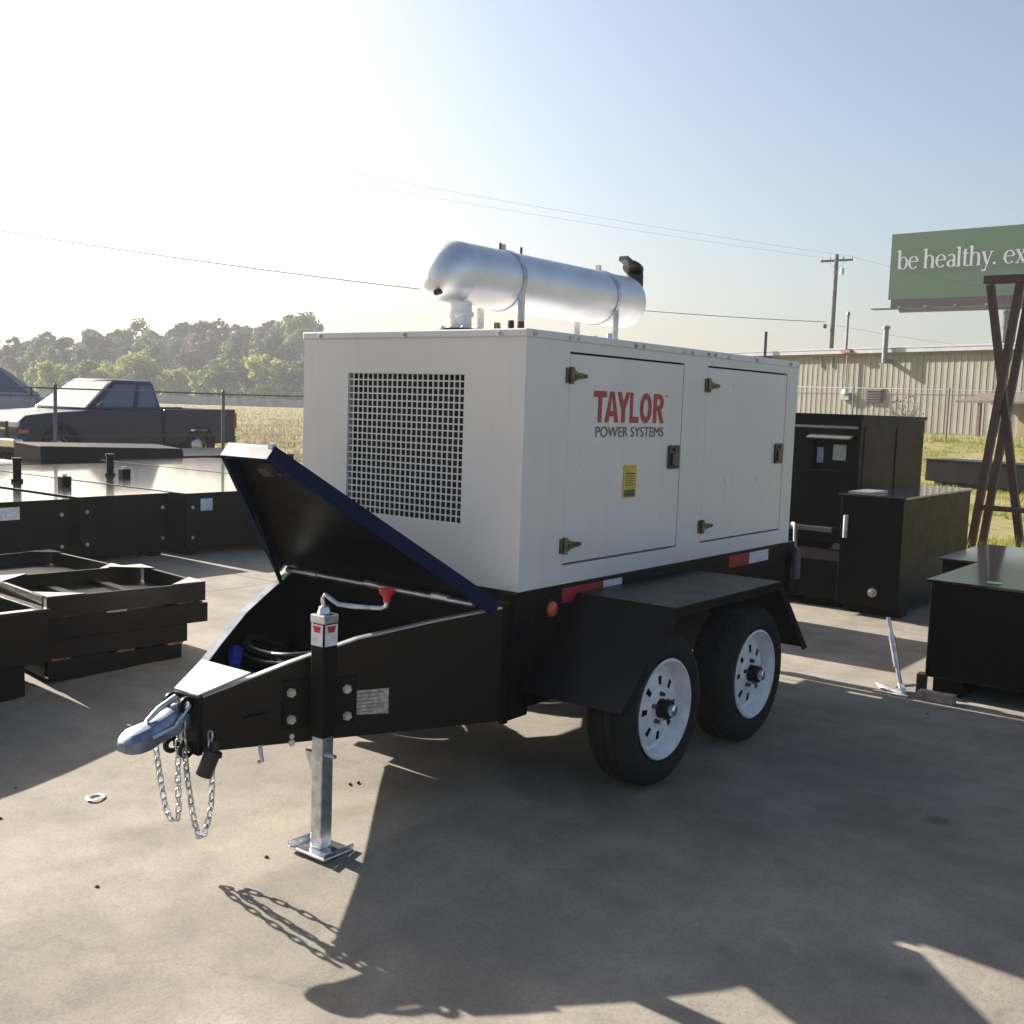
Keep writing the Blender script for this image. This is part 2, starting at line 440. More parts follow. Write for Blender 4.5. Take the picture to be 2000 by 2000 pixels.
for k, (y0, y1) in enumerate(DO):
    d = MB().box(-.026, -.001, y0, y1, DZ[0], DZ[1]).build('door', BEIGE2, gen, bevel=.005, world=True)
    for z in (1.724, .993):
        h = MB()
        h.cyl((.010, y0+.002, z-.036), (.010, y0+.002, z+.036), .0105, n=12)
        h.prism([(.0005, y0+.010, z-.034), (.0005, y0+.010, z+.034), (.0005, y0+.05, z+.016), (.0005, y0+.128, z+.007), (.0005, y0+.128, z-.007), (.0005, y0+.05, z-.016)], (.007, 0, 0))
        h.box(.0005, .006, y0-.032, y0-.006, z-.032, z+.032)
        hh = h.build('hinge', HINGE, d, smooth=40, world=True)
        for q in (.03, .07, .105):
            MB().cyl((.0075, y0+q, z), (.012, y0+q, z), .0055, .004, 8).build('hinge_screw', DARKINK, d, world=True)
    yc = y1 - .075; zc = 1.362
    ln = MB(); ln.box(.0, .012, yc-.052, yc+.052, zc-.058, zc+.058)
    lt = ln.build('latch', BLKPL, d, bevel=.018, world=True, seg=3)
    pd = MB(); pd.box(.0125, .022, yc-.032, yc+.032, zc-.045, zc+.02); pd.cyl((.0125, yc, zc+.038), (.02, yc, zc+.038), .010, n=12)
    pd.build('latch_paddle', mat('latch_black', (.03, .03, .032), .3), d, bevel=.006, world=True)
yl = MB().box(.0, .0022, .775, .888, 1.178, 1.33).build('warning_label', YELLOW, gen, world=True)
lb = MB(); lb.box(.0024, .0032, .785, .878, 1.184, 1.216); lb.box(.0024, .0032, .79, .873, 1.288, 1.294)
for q in range(5): lb.box(.0024, .0032, .79, .873-.014*(q % 2), 1.236+q*.010, 1.2395+q*.010)
lb.build('warning_print', DARKINK, yl, world=True)
for y in (1.83, 2.22):
    MB().box(0, .0018, y-.03, y+.03, 1.21, 1.235).build('small_label', mat('pale_sticker', (.74, .73, .70), .35), gen, world=True)
# lettering
def letter_block(mb, ch, ox, oz, w, h, s, fn):
    def q(*pts):
        letter_block.n = (getattr(letter_block, 'n', 0)+1) % 7
        e = letter_block.n*.00006
        mb.prism([fn(ox+u*w, oz+v*h, e) for u, v in pts], fn(0, 0, .0012+e, True))
    def ring(cx, cz, ax, az, bx, bz, a0, a1, n=20):
        for i in range(n):
            t0, t1 = R(a0+(a1-a0)*i/n), R(a0+(a1-a0)*(i+1)/n)
            q((cx+ax*math.cos(t0), cz+az*math.sin(t0)), (cx+ax*math.cos(t1), cz+az*math.sin(t1)), (cx+bx*math.cos(t1), cz+bz*math.sin(t1)), (cx+bx*math.cos(t0), cz+bz*math.sin(t0)))
    if ch == 'T': q((0,1),(0,.80),(1,.80),(1,1)); q((.5-s/2,.8),(.5-s/2,0),(.5+s/2,0),(.5+s/2,.8))
    if ch == 'A':
        q((0,0),(s,0),(.5+.02,1),(.5-s*.55,1)); q((1-s,0),(1,0),(.5+s*.55,1),(.5-.02,1)); q((.25,.2),(.75,.2),(.70,.38),(.30,.38))
    if ch == 'Y':
        q((0,1),(s*1.05,1),(.5+s/2,.42),(.5-s/2,.42)); q((1-s*1.05,1),(1,1),(.5+s/2,.42),(.5-s/2,.42)); q((.5-s/2,0),(.5+s/2,0),(.5+s/2,.43),(.5-s/2,.43))
    if ch == 'L': q((.08,0),(.08+s,0),(.08+s,1),(.08,1)); q((.08+s,0),(.95,0),(.95,.2),(.08+s,.2))
    if ch == 'O': ring(.5, .5, .5, .51, .5-s*.95, .5-.19, 0, 360, 32)
    if ch == 'R':
        q((.05,0),(.05+s,0),(.05+s,1),(.05,1)); ring(.48, .71, .46, .29, .46-s, .29-.17, -90, 90, 14)
        q((.05+s,1),(.05+s,.83),(.49,.83),(.49,1)); q((.05+s,.42),(.05+s,.59),(.49,.59),(.49,.42)); q((.44,.42),(.66,.5),(1,0),(1-s*1.1,0))
def side_fn(u, v, d, vec=False):
    return (d, 0, 0) if vec else (.0006+d, u, v)
tl = MB()
wid = [.104, .112, .108, .086, .104, .104]; gap = [-.014, -.016, -.006, .006, .010, 0]; xx = .503
for ch, w_, g_ in zip('TAYLOR', wid, gap):
    letter_block(tl, ch, xx, 1.527, w_, .139, .27, side_fn); xx += w_ + g_ + .0035
tl.build('brand_lettering', REDINK, gen, world=True)
def text_mesh(txt, bold=.0):
    c = bpy.data.curves.new('txt', 'FONT'); c.body = txt; c.offset = bold; c.size = 1; c.extrude = 0
    o = bpy.data.objects.new('txt', c); COL.objects.link(o)
    dg = bpy.context.evaluated_depsgraph_get(); me = bpy.data.meshes.new_from_object(o.evaluated_get(dg))
    bpy.data.objects.remove(o); bpy.data.curves.remove(c)
    return me
def place_text(me, name, mt, parent, fn, u0, u1, v0, v1):
    xs_ = [v.co.x for v in me.vertices]; ys_ = [v.co.y for v in me.vertices]
    a, b, c, d = min(xs_), max(xs_), min(ys_), max(ys_)
    o = Vector((0,0,0)); q = parent
    while q: o = o + q.location; q = q.parent
    for v in me.vertices:
        v.co = Vector(fn(u0+(v.co.x-a)/(b-a)*(u1-u0), v0+(v.co.y-c)/(d-c)*(v1-v0), .0012)) - o
    me.materials.clear(); me.materials.append(mt)
    ob = bpy.data.objects.new(name, me); COL.objects.link(ob); ob.parent = parent
    return ob
place_text(text_mesh('POWER SYSTEMS', 0), 'subtitle_lettering', DARKINK, gen, side_fn, .527, 1.122, 1.462, 1.508)
place_text(text_mesh('TM', .01), 'trademark_lettering', REDINK, gen, side_fn, 1.128, 1.148, 1.652, 1.664)
# exhaust muffler along the roof
mu = MB(); mr_ = .1425
rings_ = [(.294-.165*math.sin(t), max(.001, mr_*math.cos(t)**.8), -.045*math.sin(t)**2) for t in [R(90-90*i/10) for i in range(10)]]
rings_ += [(.294, mr_-.001, 0), (.30, mr_+.001, 0), (.308, mr_, 0), (.62, mr_, 0), (1.45, mr_, 0), (1.75, mr_, 0), (1.768, .139, 0), (1.80, .122, 0), (1.85, .075, 0), (1.872, .001, 0)]
for y_, r_, dz_ in rings_:
    mu.v += [(-.66+r_*math.sin(2*math.pi*k/48), y_, 2.184+dz_+r_*math.cos(2*math.pi*k/48)) for k in range(48)]
mu.f += [(i*48+k, i*48+(k+1) % 48, (i+1)*48+(k+1) % 48, (i+1)*48+k) for i in range(len(rings_)-1) for k in range(48)]
muf = mu.build('muffler', ALU, gen, smooth=28, world=True)
for y in (.655, 1.49):
    s_ = MB(); s_.lathe([(y-.014, mr_+.0005), (y-.014, mr_+.005), (y+.014, mr_+.005), (y+.014, mr_+.0005)], (-.66, 0, 2.184), 'y', 48)
    s_.box(-.672, -.648, y-.010, y+.010, 2.184+mr_, 2.184+mr_+.03)
    s_.build('muffler_strap', GALV, muf, smooth=30, world=True)
    for sx in (-1, 1):
        l = MB(); xx = -.66+sx*.125; l.box(xx-.004, xx+.004, y-.022, y+.022, 1.9005, 2.13); l.box(xx-.03, xx+.03, y-.022, y+.022, 1.9005, 1.906)
        l.build('support_leg', GALV, muf, world=True)
st_ = MB()
st_.cyl((-.66, .35, 1.915), (-.66, .35, 2.075), .058, n=28); st_.lathe([(.0, .066), (.012, .068), (.024, .066)], (-.66, .35, 1.985), 'z', 28)
st_.build('inlet_pipe', ALU, muf, smooth=35, world=True)
fl = MB(); fl.cyl((-.66, .35, 1.9005), (-.66, .35, 1.922), .125, n=32); fl.lathe([(.0215, .125), (.03, .12), (.03, .07)], (-.66, .35, 1.9005), 'z', 32)
fl.build('roof_flange', BLKPL, muf, smooth=35, world=True)
for a in range(6):
    t = R(60*a+20); b = MB(); bolt(b, (-.66+.1*math.cos(t), .35+.1*math.sin(t), 1.931), (0,0,1), .007); b.build('flange_bolt', GALV, muf, world=True)
dp = MB(); dp.cyl((-.615, .165, 2.085), (-.61, .128, 2.075), .014, n=10); dp.build('drain_plug', mat('dark_steel', (.06,.06,.065), .5, .8), muf, world=True)
op = MB(); op.tube([(-.66, 1.80, 2.20), (-.66, 1.845, 2.25), (-.66, 1.86, 2.29), (-.66, 1.86, 2.345)], .052, 16)
tp = op.build('tail_pipe', mat('sooty_pipe', (.035, .034, .036), .5, .4, var=.3, scale=20), muf, smooth=50, world=True)
rcap = MB(); ca = Vector((-.66, 1.90, 2.40)); cb = Vector((-.66, 1.795, 2.45)); rcap.cyl((-.66, 1.838, 2.372), (-.66, 1.850, 2.388), .060, n=20); rcap.box(-.672, -.648, 1.905, 1.935, 2.31, 2.40); rcap.beam((-.66, 1.80, 2.405), (-.66, 1.735, 2.425), .055, .025)
rcap.build('rain_cap', BLKPL, muf, world=True)
for (x, y, h, r_, mt) in ((-.6, .55, .075, .016, mat('brass_fitting', (.42, .36, .2), .4, .8)), (-.52, .56, .085, .012, BLKPL), (-.42, .505, .075, .013, mat('dark_red_cap', (.16, .03, .03), .5)), (-.5, 1.24, .06, .011, GALV), (-.48, 1.35, .08, .012, GALV)):
    f = MB(); f.cyl((x, y, 1.9005), (x, y, 1.9+h*.6), r_, n=12); f.cyl((x, y, 1.9+h*.6), (x, y, 1.9+h), r_*1.35, r_*1.2, 8); f.build('roof_fitting', mt, gen, world=True)
for y in (.635, .80):
    f = MB(); f.cyl((-.66, y, 2.184+mr_), (-.66, y, 2.184+mr_+.035), .007, n=8); f.build('strap_bolt', DARKINK, muf, world=True)
MB().beam((.001, -.0015, ZB+.032), (-.09, -.0015, ZB+.012), .0015, .006).build('drip_edge', BEIGE, gen, world=True)

# ------------------------------------------------------------------ trailer
tr = thing('trailer', 'black tandem axle equipment trailer with white wheels and its toolbox lid propped open', 'trailer', (-WB/2, .88, 0))
def part(mb, name, mt, parent=tr, **k): return mb.build(name, mt, parent, world=True, **k)
XL = -WB
f = MB(); f.box(-.06, .0, -.03, 2.78, .70, ZB-.004); part(f, 'frame_rail', BLACK2, bevel=.004)
f = MB(); f.box(XL, XL+.06, -.03, 2.78, .70, ZB-.004); part(f, 'frame_rail', BLACK2, bevel=.004)
for y in (.0, .7, 1.45, 2.2, 2.72): part(MB().box(XL+.062, -.062, y, y+.05, .72, ZB-.006), 'cross_member', BLACK2)
# base fuel tank and an added dark plate below the rails
f = MB(); f.box(XL+.05, -.05, .02, .62, .30, .70); part(f, 'belly_tank', BLACK, bevel=.006)
f = MB(); f.box(-.035, -.005, -.03, .10, .29, .70); part(f, 'corner_post', BLACK2, bevel=.003)
f = MB(); f.box(XL+.005, XL+.035, -.03, .10, .29, .70); part(f, 'corner_post', BLACK2, bevel=.003)
f = MB(); f.box(XL+.1, -.1, .7, 2.6, .47, .69); part(f, 'underbody', BLACK2)
for yy in (.4515, 1.3126): part(MB().cyl((XL-.3, yy, .3358), (.3, yy, .3358), .032, n=14), 'axle', BLACK2, smooth=40)
for sx in (-.12, XL+.12):
    sp = MB()
    for i in range(4): sp.beam((sx, .1, .52-i*.012), (sx, .4515, .395-i*.012), .05, .01); sp.beam((sx, .4515, .395-i*.012), (sx, .88, .52-i*.012), .05, .01); sp.beam((sx, .88, .52-i*.012), (sx, 1.3126, .395-i*.012), .05, .01); sp.beam((sx, 1.3126, .395-i*.012), (sx, 1.7, .52-i*.012), .05, .01)
    part(sp, 'leaf_spring', BLACK2)
part(MB().box(-.045, -.03, .62, 2.72, .33, .699), 'added_dark_plate', BLACK2)  # dark plate added to hide sunlit ground seen between the wheels
# fenders
FP = [(.035, .405), (.43, .772), (1.47, .772), (1.835, .39)]
def fender(x0, x1, outer):
    b = MB()
    th = .004
    for (ya, za), (yb, zb) in zip(FP[:-1], FP[1:]):
        d = Vector((0, yb-ya, zb-za)).normalized(); n = Vector((0, -d.z, d.y))
        b.hexa([(x0, ya, za), (x1, ya, za), (x1, yb, zb), (x0, yb, zb), (x0, ya+n.y*th, za+n.z*th), (x1, ya+n.y*th, za+n.z*th), (x1, yb+n.y*th, zb+n.z*th), (x0, yb+n.y*th, zb+n.z*th)])
    o_ = part(b, 'fender', BLACK)
    c = MB()
    inn = [(.085, .40), (.45, .735), (1.45, .735), (1.785, .385)]
    for i in range(3):
        (ya, za), (yb, zb) = FP[i], FP[i+1]; (yc, zc), (yd, zd) = inn[i], inn[i+1]
        c.prism([(outer, ya, za-.001), (outer, yb, zb-.001), (outer, yd, zd), (outer, yc, zc)], (-.004 if outer > 0 else .004, 0, 0))
    part(c, 'fender_lip', BLACK, o_)
    e2 = MB(); e2.box(min(x0, x0+.02), max(x0, x0+.02), .5, .56, .62, .77); e2.box(min(x0, x0+.02), max(x0, x0+.02), 1.36, 1.42, .62, .77); part(e2, 'fender_bracket', BLACK2, o_)
fender(.003, .50, .5005)
fender(XL-.003, XL-.50, XL-.5005)
# wheels
def wheel(cx, cy, s):
    w = MB(); rr, hw = .3358, .1
    prof = [(-hw+.02, .215), (-hw, .235), (-hw-.008, .27), (-hw+.004, .305), (-hw+.022, .325), (-.055, rr-.002), (-.05, rr-.012), (-.042, rr-.012), (-.037, rr-.001), (-.006, rr), (-.002, rr-.012), (.006, rr-.012), (.010, rr), (.037, rr-.001), (.042, rr-.012), (.05, rr-.012), (.055, rr-.002), (hw-.022, .325), (hw-.004, .305), (hw+.008, .27), (hw+.006, .262), (hw+.006, .255), (hw, .235), (hw-.02, .215)]
    w.lathe([(s*a, r_) for a, r_ in prof], (cx, cy, rr), 'x', 120)
    for i_ in (4, 5, 16, 17):
        for k in range(0, 120, 3):
            v = Vector(w.v[i_*120+k]); w.v[i_*120+k] = (v.x, cy+(v.y-cy)*.975, rr+(v.z-rr)*.975)
    for i_ in (8, 9, 12, 13):
        for k in range(i_ % 2, 120, 5):
            v = Vector(w.v[i_*120+k]); w.v[i_*120+k] = (v.x, cy+(v.y-cy)*.98, rr+(v.z-rr)*.98)
    ty = part(w, 'tyre', RUBBER, smooth=35)
    rim = MB(); nseg = 60
    prof = [(.098, .2165), (.104, .212), (.104, .206), (.094, .203), (.086, .196), (.070, .190), (.040, .182), (.036, .172), (.044, .160), (.056, .148), (.064, .138), (.068, .100), (.064, .088), (.070, .074), (.074, .05), (.074, .041)]
    def skip(i, k):
        if i == 10: return (k % 12) in (3, 4, 5, 6) if False else ((k*8 // nseg) != ((k+1)*8 // nseg) or (k*8//nseg) != ((k-1)*8//nseg))
        return False
    rim.lathe([(s*a, r_) for a, r_ in prof], (cx, cy, rr), 'x', nseg, skip=skip)
    ro = part(rim, 'rim', STEELW, ty, smooth=32)
    bk_ = MB(); bk_.cyl((cx+s*.02, cy, rr), (cx+s*.028, cy, rr), .186, n=32); part(bk_, 'brake_drum', BLACK2, ty)
    hb = MB(); hb.lathe([(s*.07, .041), (s*.118, .041), (s*.124, .036), (s*.124, .0)], (cx, cy, rr), 'x', 24); part(hb, 'hub', BLACK, ty, smooth=30)
    hc = MB(); hc.lathe([(s*.124, .026), (s*.142, .024), (s*.147, .015), (s*.147, 0)], (cx, cy, rr), 'x', 20); part(hc, 'grease_cap', CHROME, ty, smooth=30)
    for k in range(5):
        t = R(72*k+18); y, z = cy+.0615*math.cos(t), rr+.0615*math.sin(t)
        part(MB().cyl((cx+s*.070, y, z), (cx+s*.092, y, z), .0115, .0085, 6), 'lug_nut', mat('dark_zinc', (.12, .12, .13), .4, .9), ty)
for yy in (.4515, 1.3126):
    wheel(.362, yy, 1); wheel(XL-.362, yy, -1)
# reflective tape and lamps
for y0, y1, mt, nm in ((.315, .64, REDTAPE, 'red_tape'), (.642, .80, WHTAPE, 'white_tape'), (1.90, 2.15, REDTAPE, 'red_tape'), (2.152, 2.40, WHTAPE, 'white_tape')):
    part(MB().box(.0005, .0022, y0, y1, .742, .806), nm, mt)
am = MB(); am.lathe([(0, .034), (.012, .034), (.022, .026), (.027, .012), (.028, 0)], (.0005, .235, .728), 'x', 20); part(am, 'marker_lamp', AMBER, smooth=40)
part(MB().lathe([(0, .042), (.006, .042), (.008, .035)], (.0005, .235, .728), 'x', 20), 'lamp_grommet', RUBBER)
tb = MB(); tb.box(XL+.05, -.02, 2.785, 2.86, .50, .70); part(tb, 'rear_bumper', BLACK2, bevel=.008)
for x in (-.14, XL+.14):
    t_ = MB(); t_.lathe([(0, .05), (.02, .05), (.03, .035), (.032, 0)], (x, 2.8605, .61), 'y', 20); part(t_, 'tail_lamp', mat('red_lens', (.4, .01, .01), .2, coat=.4))
sj = MB(); sj.cyl((.03, 2.74, .60), (.03, 2.74, .755), .028, n=14); sj.cyl((.03, 2.74, .755), (.03, 2.74, .79), .016, n=10)
part(sj, 'rear_jack_socket', mat('dull_grey_steel', (.12,.12,.13), .5, .6))
GLARE = mat('glare_grey_edge', (.36, .38, .41), .38, .55, var=.15, scale=12, rvar=.08)  # light grey base stands in for sky glare on the black tongue
# A-frame tongue plates with top lip
TP = [(-1.14, .497), (-.86, .60), (-.626, .676), (-.35, .727), (-.075, .768)]
def tongue(sign):
    b = MB()
    def xo(y): return -.003 + (-.55+.003)*(y+.075)/(-1.065)
    pts = []
    for y, z in TP: pts.append((xo(y), y, z))
    poly = [(xo(-1.14), -1.14, .296), (xo(-.075), -.075, .30)] + pts[::-1]
    nrm = Vector((.888, -.461, 0))
    if sign < 0:
        def fl_(p): t_ = (p[1]+.075)/(-1.065); return (XL+.003+(-.695-XL-.003)*t_, p[1], p[2])
        poly = [fl_(p) for p in poly]; pts = [fl_(p) for p in pts]; nrm = Vector((-.866, -.50, 0)).normalized()
    b.prism(poly, -nrm*.008)
    o_ = part(b, 'tongue_plate', BLACK)
    l = MB()
    for a, c in zip(pts[:-1], pts[1:]):
        a, c = Vector(a), Vector(c)
        l.hexa([a-nrm*.032+Vector((0,0,.0005)), a+nrm*.001+Vector((0,0,.0005)), c+nrm*.001+Vector((0,0,.0005)), c-nrm*.032+Vector((0,0,.0005)), a-nrm*.032+Vector((0,0,.007)), a+nrm*.001+Vector((0,0,.007)), c+nrm*.001+Vector((0,0,.007)), c-nrm*.032+Vector((0,0,.007))])
    part(l, 'tongue_lip', GLARE, o_)
    return o_, nrm
tpr, nR = tongue(1); tpl, nL = tongue(-1)
part(MB().beam((-.004, -.07, .29), (-.004, -.07, .79), .03, .03), 'seam_post', BLACK2)
# floor and bulkhead of the cable box
fb = MB(); fb.prism([(-.56, -1.12, .31), (XL+.56, -1.12, .31), (XL+.02, -.06, .31), (-.02, -.06, .31)], (0,0,.006)); part(fb, 'cable_box_floor', BLACK2)
part(MB().box(XL+.001, -.001, -.088, -.045, .30, .79), 'bulkhead', BLACK2)
# nose
ns_ = MB(); ns_.box(-.70, -.548, -1.162, -1.14, .285, .50); part(ns_, 'nose_plate', BLACK, bevel=.003)
gp = MB(); gp.prism([(-.692, -1.162, .5065), (-.552, -1.162, .5065), (-.475, -.985, .572), (-.768, -.985, .572)], (0, 0, .006)); part(gp, 'nose_gusset', GLARE)
for z in (.475, .31):
    for sx in (-.67, -.58):
        e1 = MB(); e1.lathe([(-.006, .014), (-.006, .032), (.006, .032), (.006, .014)], (sx, -1.19, z), 'x', 18, close=True); part(e1, 'chain_eye', BLACK2, smooth=40)
# coupler
cp = MB()
sec = [(-1.165, .045, .385, .470), (-1.20, .048, .375, .468), (-1.25, .043, .362, .448), (-1.30, .045, .350, .428), (-1.335, .056, .342, .420), (-1.375, .058, .338, .412), (-1.405, .046, .338, .396), (-1.42, .024, .340, .374)]
for i, (y, w_, z0, z1) in enumerate(sec):
    c = -.632
    ring = [(c-w_, y, z0), (c-w_, y, z0+(z1-z0)*.62), (c-w_*.72, y, z1-.006), (c-w_*.3, y, z1), (c+w_*.3, y, z1), (c+w_*.72, y, z1-.006), (c+w_, y, z0+(z1-z0)*.62), (c+w_, y, z0)]
    cp.v += ring
    if i: cp.f += [((i-1)*8+k, (i-1)*8+(k+1) % 8, i*8+(k+1) % 8, i*8+k) for k in range(8)]
cp.f += [tuple(range(8)), tuple(range(56, 64))]
cpo = part(cp, 'coupler', mat('dull_zinc', (.24, .275, .36), .40, .9, var=.15, scale=25), smooth=30, bevel=.003)
lv = MB(); lv.tube([(-.632, -1.32, .43), (-.632, -1.27, .465), (-.632, -1.20, .495), (-.632, -1.175, .478)], [.008, .012, .013, .008], 8); part(lv, 'coupler_latch', ZINC, cpo, smooth=50)
ar = MB(); ar.tube([(-.578, -1.33, .385), (-.578, -1.24, .405), (-.575, -1.18, .47), (-.59, -1.168, .488)], .007, 8); part(ar, 'latch_spring', ZINC, cpo, smooth=50)
# chains
def chain(pts, name, pitch=.030, L_=.042, w_=.0135, r_=.0042):
    P = [Vector(p) for p in pts]
    # Catmull-Rom resample
    dense = []
    Q = [P[0]*2-P[1]] + P + [P[-1]*2-P[-2]]
    for i in range(1, len(Q)-2):
        for k in range(24):
            t = k/24; a, b, c, d = Q[i-1], Q[i], Q[i+1], Q[i+2]
            dense.append(.5*((2*b)+(c-a)*t+(2*a-5*b+4*c-d)*t*t+(3*b-a-3*c+d)*t**3))
    dense.append(P[-1])
    acc, cs, prev = 0, [dense[0]], dense[0]
    for q in dense[1:]:
        acc += (q-prev).length; prev = q
        if acc >= pitch: cs.append(q); acc = 0
    b = MB(); u = None
    for i in range(len(cs)-1):
        c = (cs[i]+cs[i+1])/2; d = (cs[i+1]-cs[i]).normalized()
        s0 = d.orthogonal().normalized() if u is None else (u-d*u.dot(d)).normalized(); u = s0
        s1 = s0 if i % 2 == 0 else d.cross(s0)
        s1 = (s1*math.cos(.6)+d.cross(s1)*math.sin(.6)).normalized()
        hl = L_/2-w_*.8; loop = []
        for k in range(12):
            t = 2*math.pi*k/12
            loop.append(c + s1*math.cos(t)*w_*.75 + d*(math.sin(t)*w_*.75 + (hl if math.sin(t) > 1e-6 else -hl if math.sin(t) < -1e-6 else 0)))
        n6 = 6; vs_ = []
        nn = s1.cross(d)
        for k in range(12):
            tg = (loop[(k+1) % 12]-loop[k-1]).normalized(); aa = tg.cross(nn).normalized()
            for e in range(n6):
                t = 2*math.pi*e/n6; vs_.append(loop[k]+(aa*math.cos(t)+nn*math.sin(t))*r_)
        b.add(vs_, [(k*n6+e, k*n6+(e+1) % n6, ((k+1) % 12)*n6+(e+1) % n6, ((k+1) % 12)*n6+e) for k in range(12) for e in range(n6)])
    o_ = part(b, name, ZINC, smooth=60)
    return o_
chain([(-.71, -1.235, .345), (-.705, -1.215, .20), (-.70, -1.19, .06), (-.69, -1.165, .005), (-.665, -1.16, .035), (-.64, -1.18, .16), (-.62, -1.195, .32), (-.61, -1.19, .455)], 'safety_chain')
chain([(-.60, -1.18, .478), (-.585, -1.20, .40), (-.575, -1.195, .26), (-.565, -1.18, .12), (-.555, -1.165, .02), (-.55, -1.145, -.028), (-.545, -1.125, .01), (-.54, -1.108, .10), (-.535, -1.11, .20), (-.53, -1.12, .30), (-.53, -1.122, .395)], 'safety_chain')
pg = MB(); pa, pb = Vector((-.53, -1.15, .215)), Vector((-.515, -1.125, .292))
pg.cyl(pa, pb, .030, n=18); pg.cyl(pb, pb+(pb-pa).normalized()*.014, .038, .034, 18); pg.cyl(pb+(pb-pa).normalized()*.014, pb+(pb-pa).normalized()*.05, .016, .012, 12)
part(pg, 'light_plug', BLKPL, smooth=40)
# jack
JX, JY = -.290, -.795; JG = gz(JX, JY)
jk = MB(); jk.box(JX-.036, JX+.036, JY-.036, JY+.036, .335, .765)
jo = part(jk, 'jack_tube', BLACK2, bevel=.008)
jo.rotation_euler = (0, 0, 0)
ji = MB(); ji.box(JX-.029, JX+.029, JY-.029, JY+.029, JG+.016, .36); part(ji, 'jack_leg', ZINC, jo, bevel=.005)
jf = MB(); jf.box(JX-.10, JX+.10, JY-.075, JY+.075, JG+.004, JG+.016); part(jf, 'jack_foot', ZINC, jo, bevel=.006)
jr = MB()
jr.box(JX-.10, JX-.094, JY-.075, JY+.075, JG+.017, JG+.032); jr.box(JX+.094, JX+.10, JY-.075, JY+.075, JG+.017, JG+.032); part(jr, 'foot_rim', ZINC, jo)
jp = MB(); jp.cyl((JX-.075, JY-.01, .265), (JX+.08, JY-.01, .275), .008, n=10); jp.prism([(JX-.075, JY-.016, .262), (JX-.035, JY-.016, .262), (JX-.04, JY-.016, .205), (JX-.05, JY-.016, .205)], (0, .006, 0)); part(jp, 'drop_pin', ZINC, jo)
jc = MB(); jc.box(JX-.037, JX+.037, JY-.037, JY+.037, .766, .80); jc.cyl((JX-.004, JY, .80), (JX-.004, JY, .828), .026, .018, 14); part(jc, 'jack_cap', ZINC, jo, bevel=.004)
jw = MB(); jw.box(JX-.031, JX+.031, JY-.0376, JY-.0366, .684, .764); jw.box(JX-.0376, JX-.0366, JY-.031, JY+.031, .684, .764); jw.box(JX+.0366, JX+.0376, JY-.031, JY+.031, .684, .764); jd = part(jw, 'jack_decal', WHITEP, jo)
part(MB().prism([(JX-.022, JY-.0378, .758), (JX+.022, JY-.0378, .758), (JX+.014, JY-.0378, .734), (JX-.014, JY-.0378, .734)], (0, -.0006, 0)), 'decal_emblem', RED, jo)
part(MB().prism([(JX+.0378, JY-.022, .758), (JX+.0378, JY+.022, .758), (JX+.0378, JY+.014, .734), (JX+.0378, JY-.014, .734)], (.0006, 0, 0)), 'decal_emblem', RED, jo)
ch_ = MB(); ch_.tube([(JX-.004, JY, .812), (JX-.012, JY, .855), (JX+.0, JY, .872), (JX+.02, JY+.003, .862), (JX+.055, JY+.012, .842), (JX+.12, JY+.04, .838), (JX+.205, JY+.085, .838), (JX+.222, JY+.094, .846), (JX+.224, JY+.095, .862)], .0085, 10); part(ch_, 'crank_handle', ZINC, jo, smooth=60)
kn = MB(); kn.lathe([(.0, .012), (.02, .014), (.03, .026), (.046, .032), (.05, .028), (.05, 0)], (JX+.224, JY+.095, .862), 'z', 16); part(kn, 'crank_knob', RED, jo, smooth=40)
# jack mount, four bolt heads and data plate on the right tongue plate
def on_plate(y, z, o_=0.0):
    x = -.003 + (-.547)*(y+.075)/(-1.065)
    return Vector((x, y, z)) + nR*o_
uP = Vector((.461, .888, 0))
mt_ = MB(); c = on_plate(-.757, .44)
mt_.hexa([c-uP*.145+Vector((0,0,-.09)), c+uP*.145+Vector((0,0,-.09)), c+uP*.145+nR*.01+Vector((0,0,-.09)), c-uP*.145+nR*.01+Vector((0,0,-.09)), c-uP*.145+Vector((0,0,.10)), c+uP*.145+Vector((0,0,.10)), c+uP*.145+nR*.01+Vector((0,0,.10)), c-uP*.145+nR*.01+Vector((0,0,.10))])
mo = part(mt_, 'jack_bracket', BLACK2, bevel=.003)
q = MB(); q.beam(on_plate(-.757, .40, .01), (JX, JY, .40), .05, .05); q.beam(on_plate(-.757, .50, .01), (JX, JY, .50), .05, .05); part(q, 'bracket_arm', BLACK2, mo)
for y, z in ((-.855, .493), (-.854, .390), (-.664, .490), (-.662, .385)):
    b = MB(); a = on_plate(y, z, .0105); b.cyl(a, a+nR*.008, .019, .018, 6); b.cyl(a+nR*.008, a+nR*.016, .013, .011, 12); part(b, 'plate_bolt', mat('cream_zinc', (.62, .58, .50), .5, .35, var=.15), mo)
b = MB(); a = on_plate(-.851, .325, .002); b.cyl(a, a+nR*.01, .010, n=8); a = on_plate(-.851, .30, .002); b.cyl(a, a+nR*.01, .013, n=8); part(b, 'plate_bolt', GALV, mo)
dpm = MB(); a, c = on_plate(-.645, 0), on_plate(-.512, 0)
dpm.hexa([a+nR*.001+Vector((0,0,.385)), c+nR*.001+Vector((0,0,.378)), c+nR*.003+Vector((0,0,.378)), a+nR*.003+Vector((0,0,.385)), a+nR*.001+Vector((0,0,.478)), c+nR*.001+Vector((0,0,.478)), c+nR*.003+Vector((0,0,.478)), a+nR*.003+Vector((0,0,.478))])
dpo = part(dpm, 'data_plate', PLATE)
dl = MB()
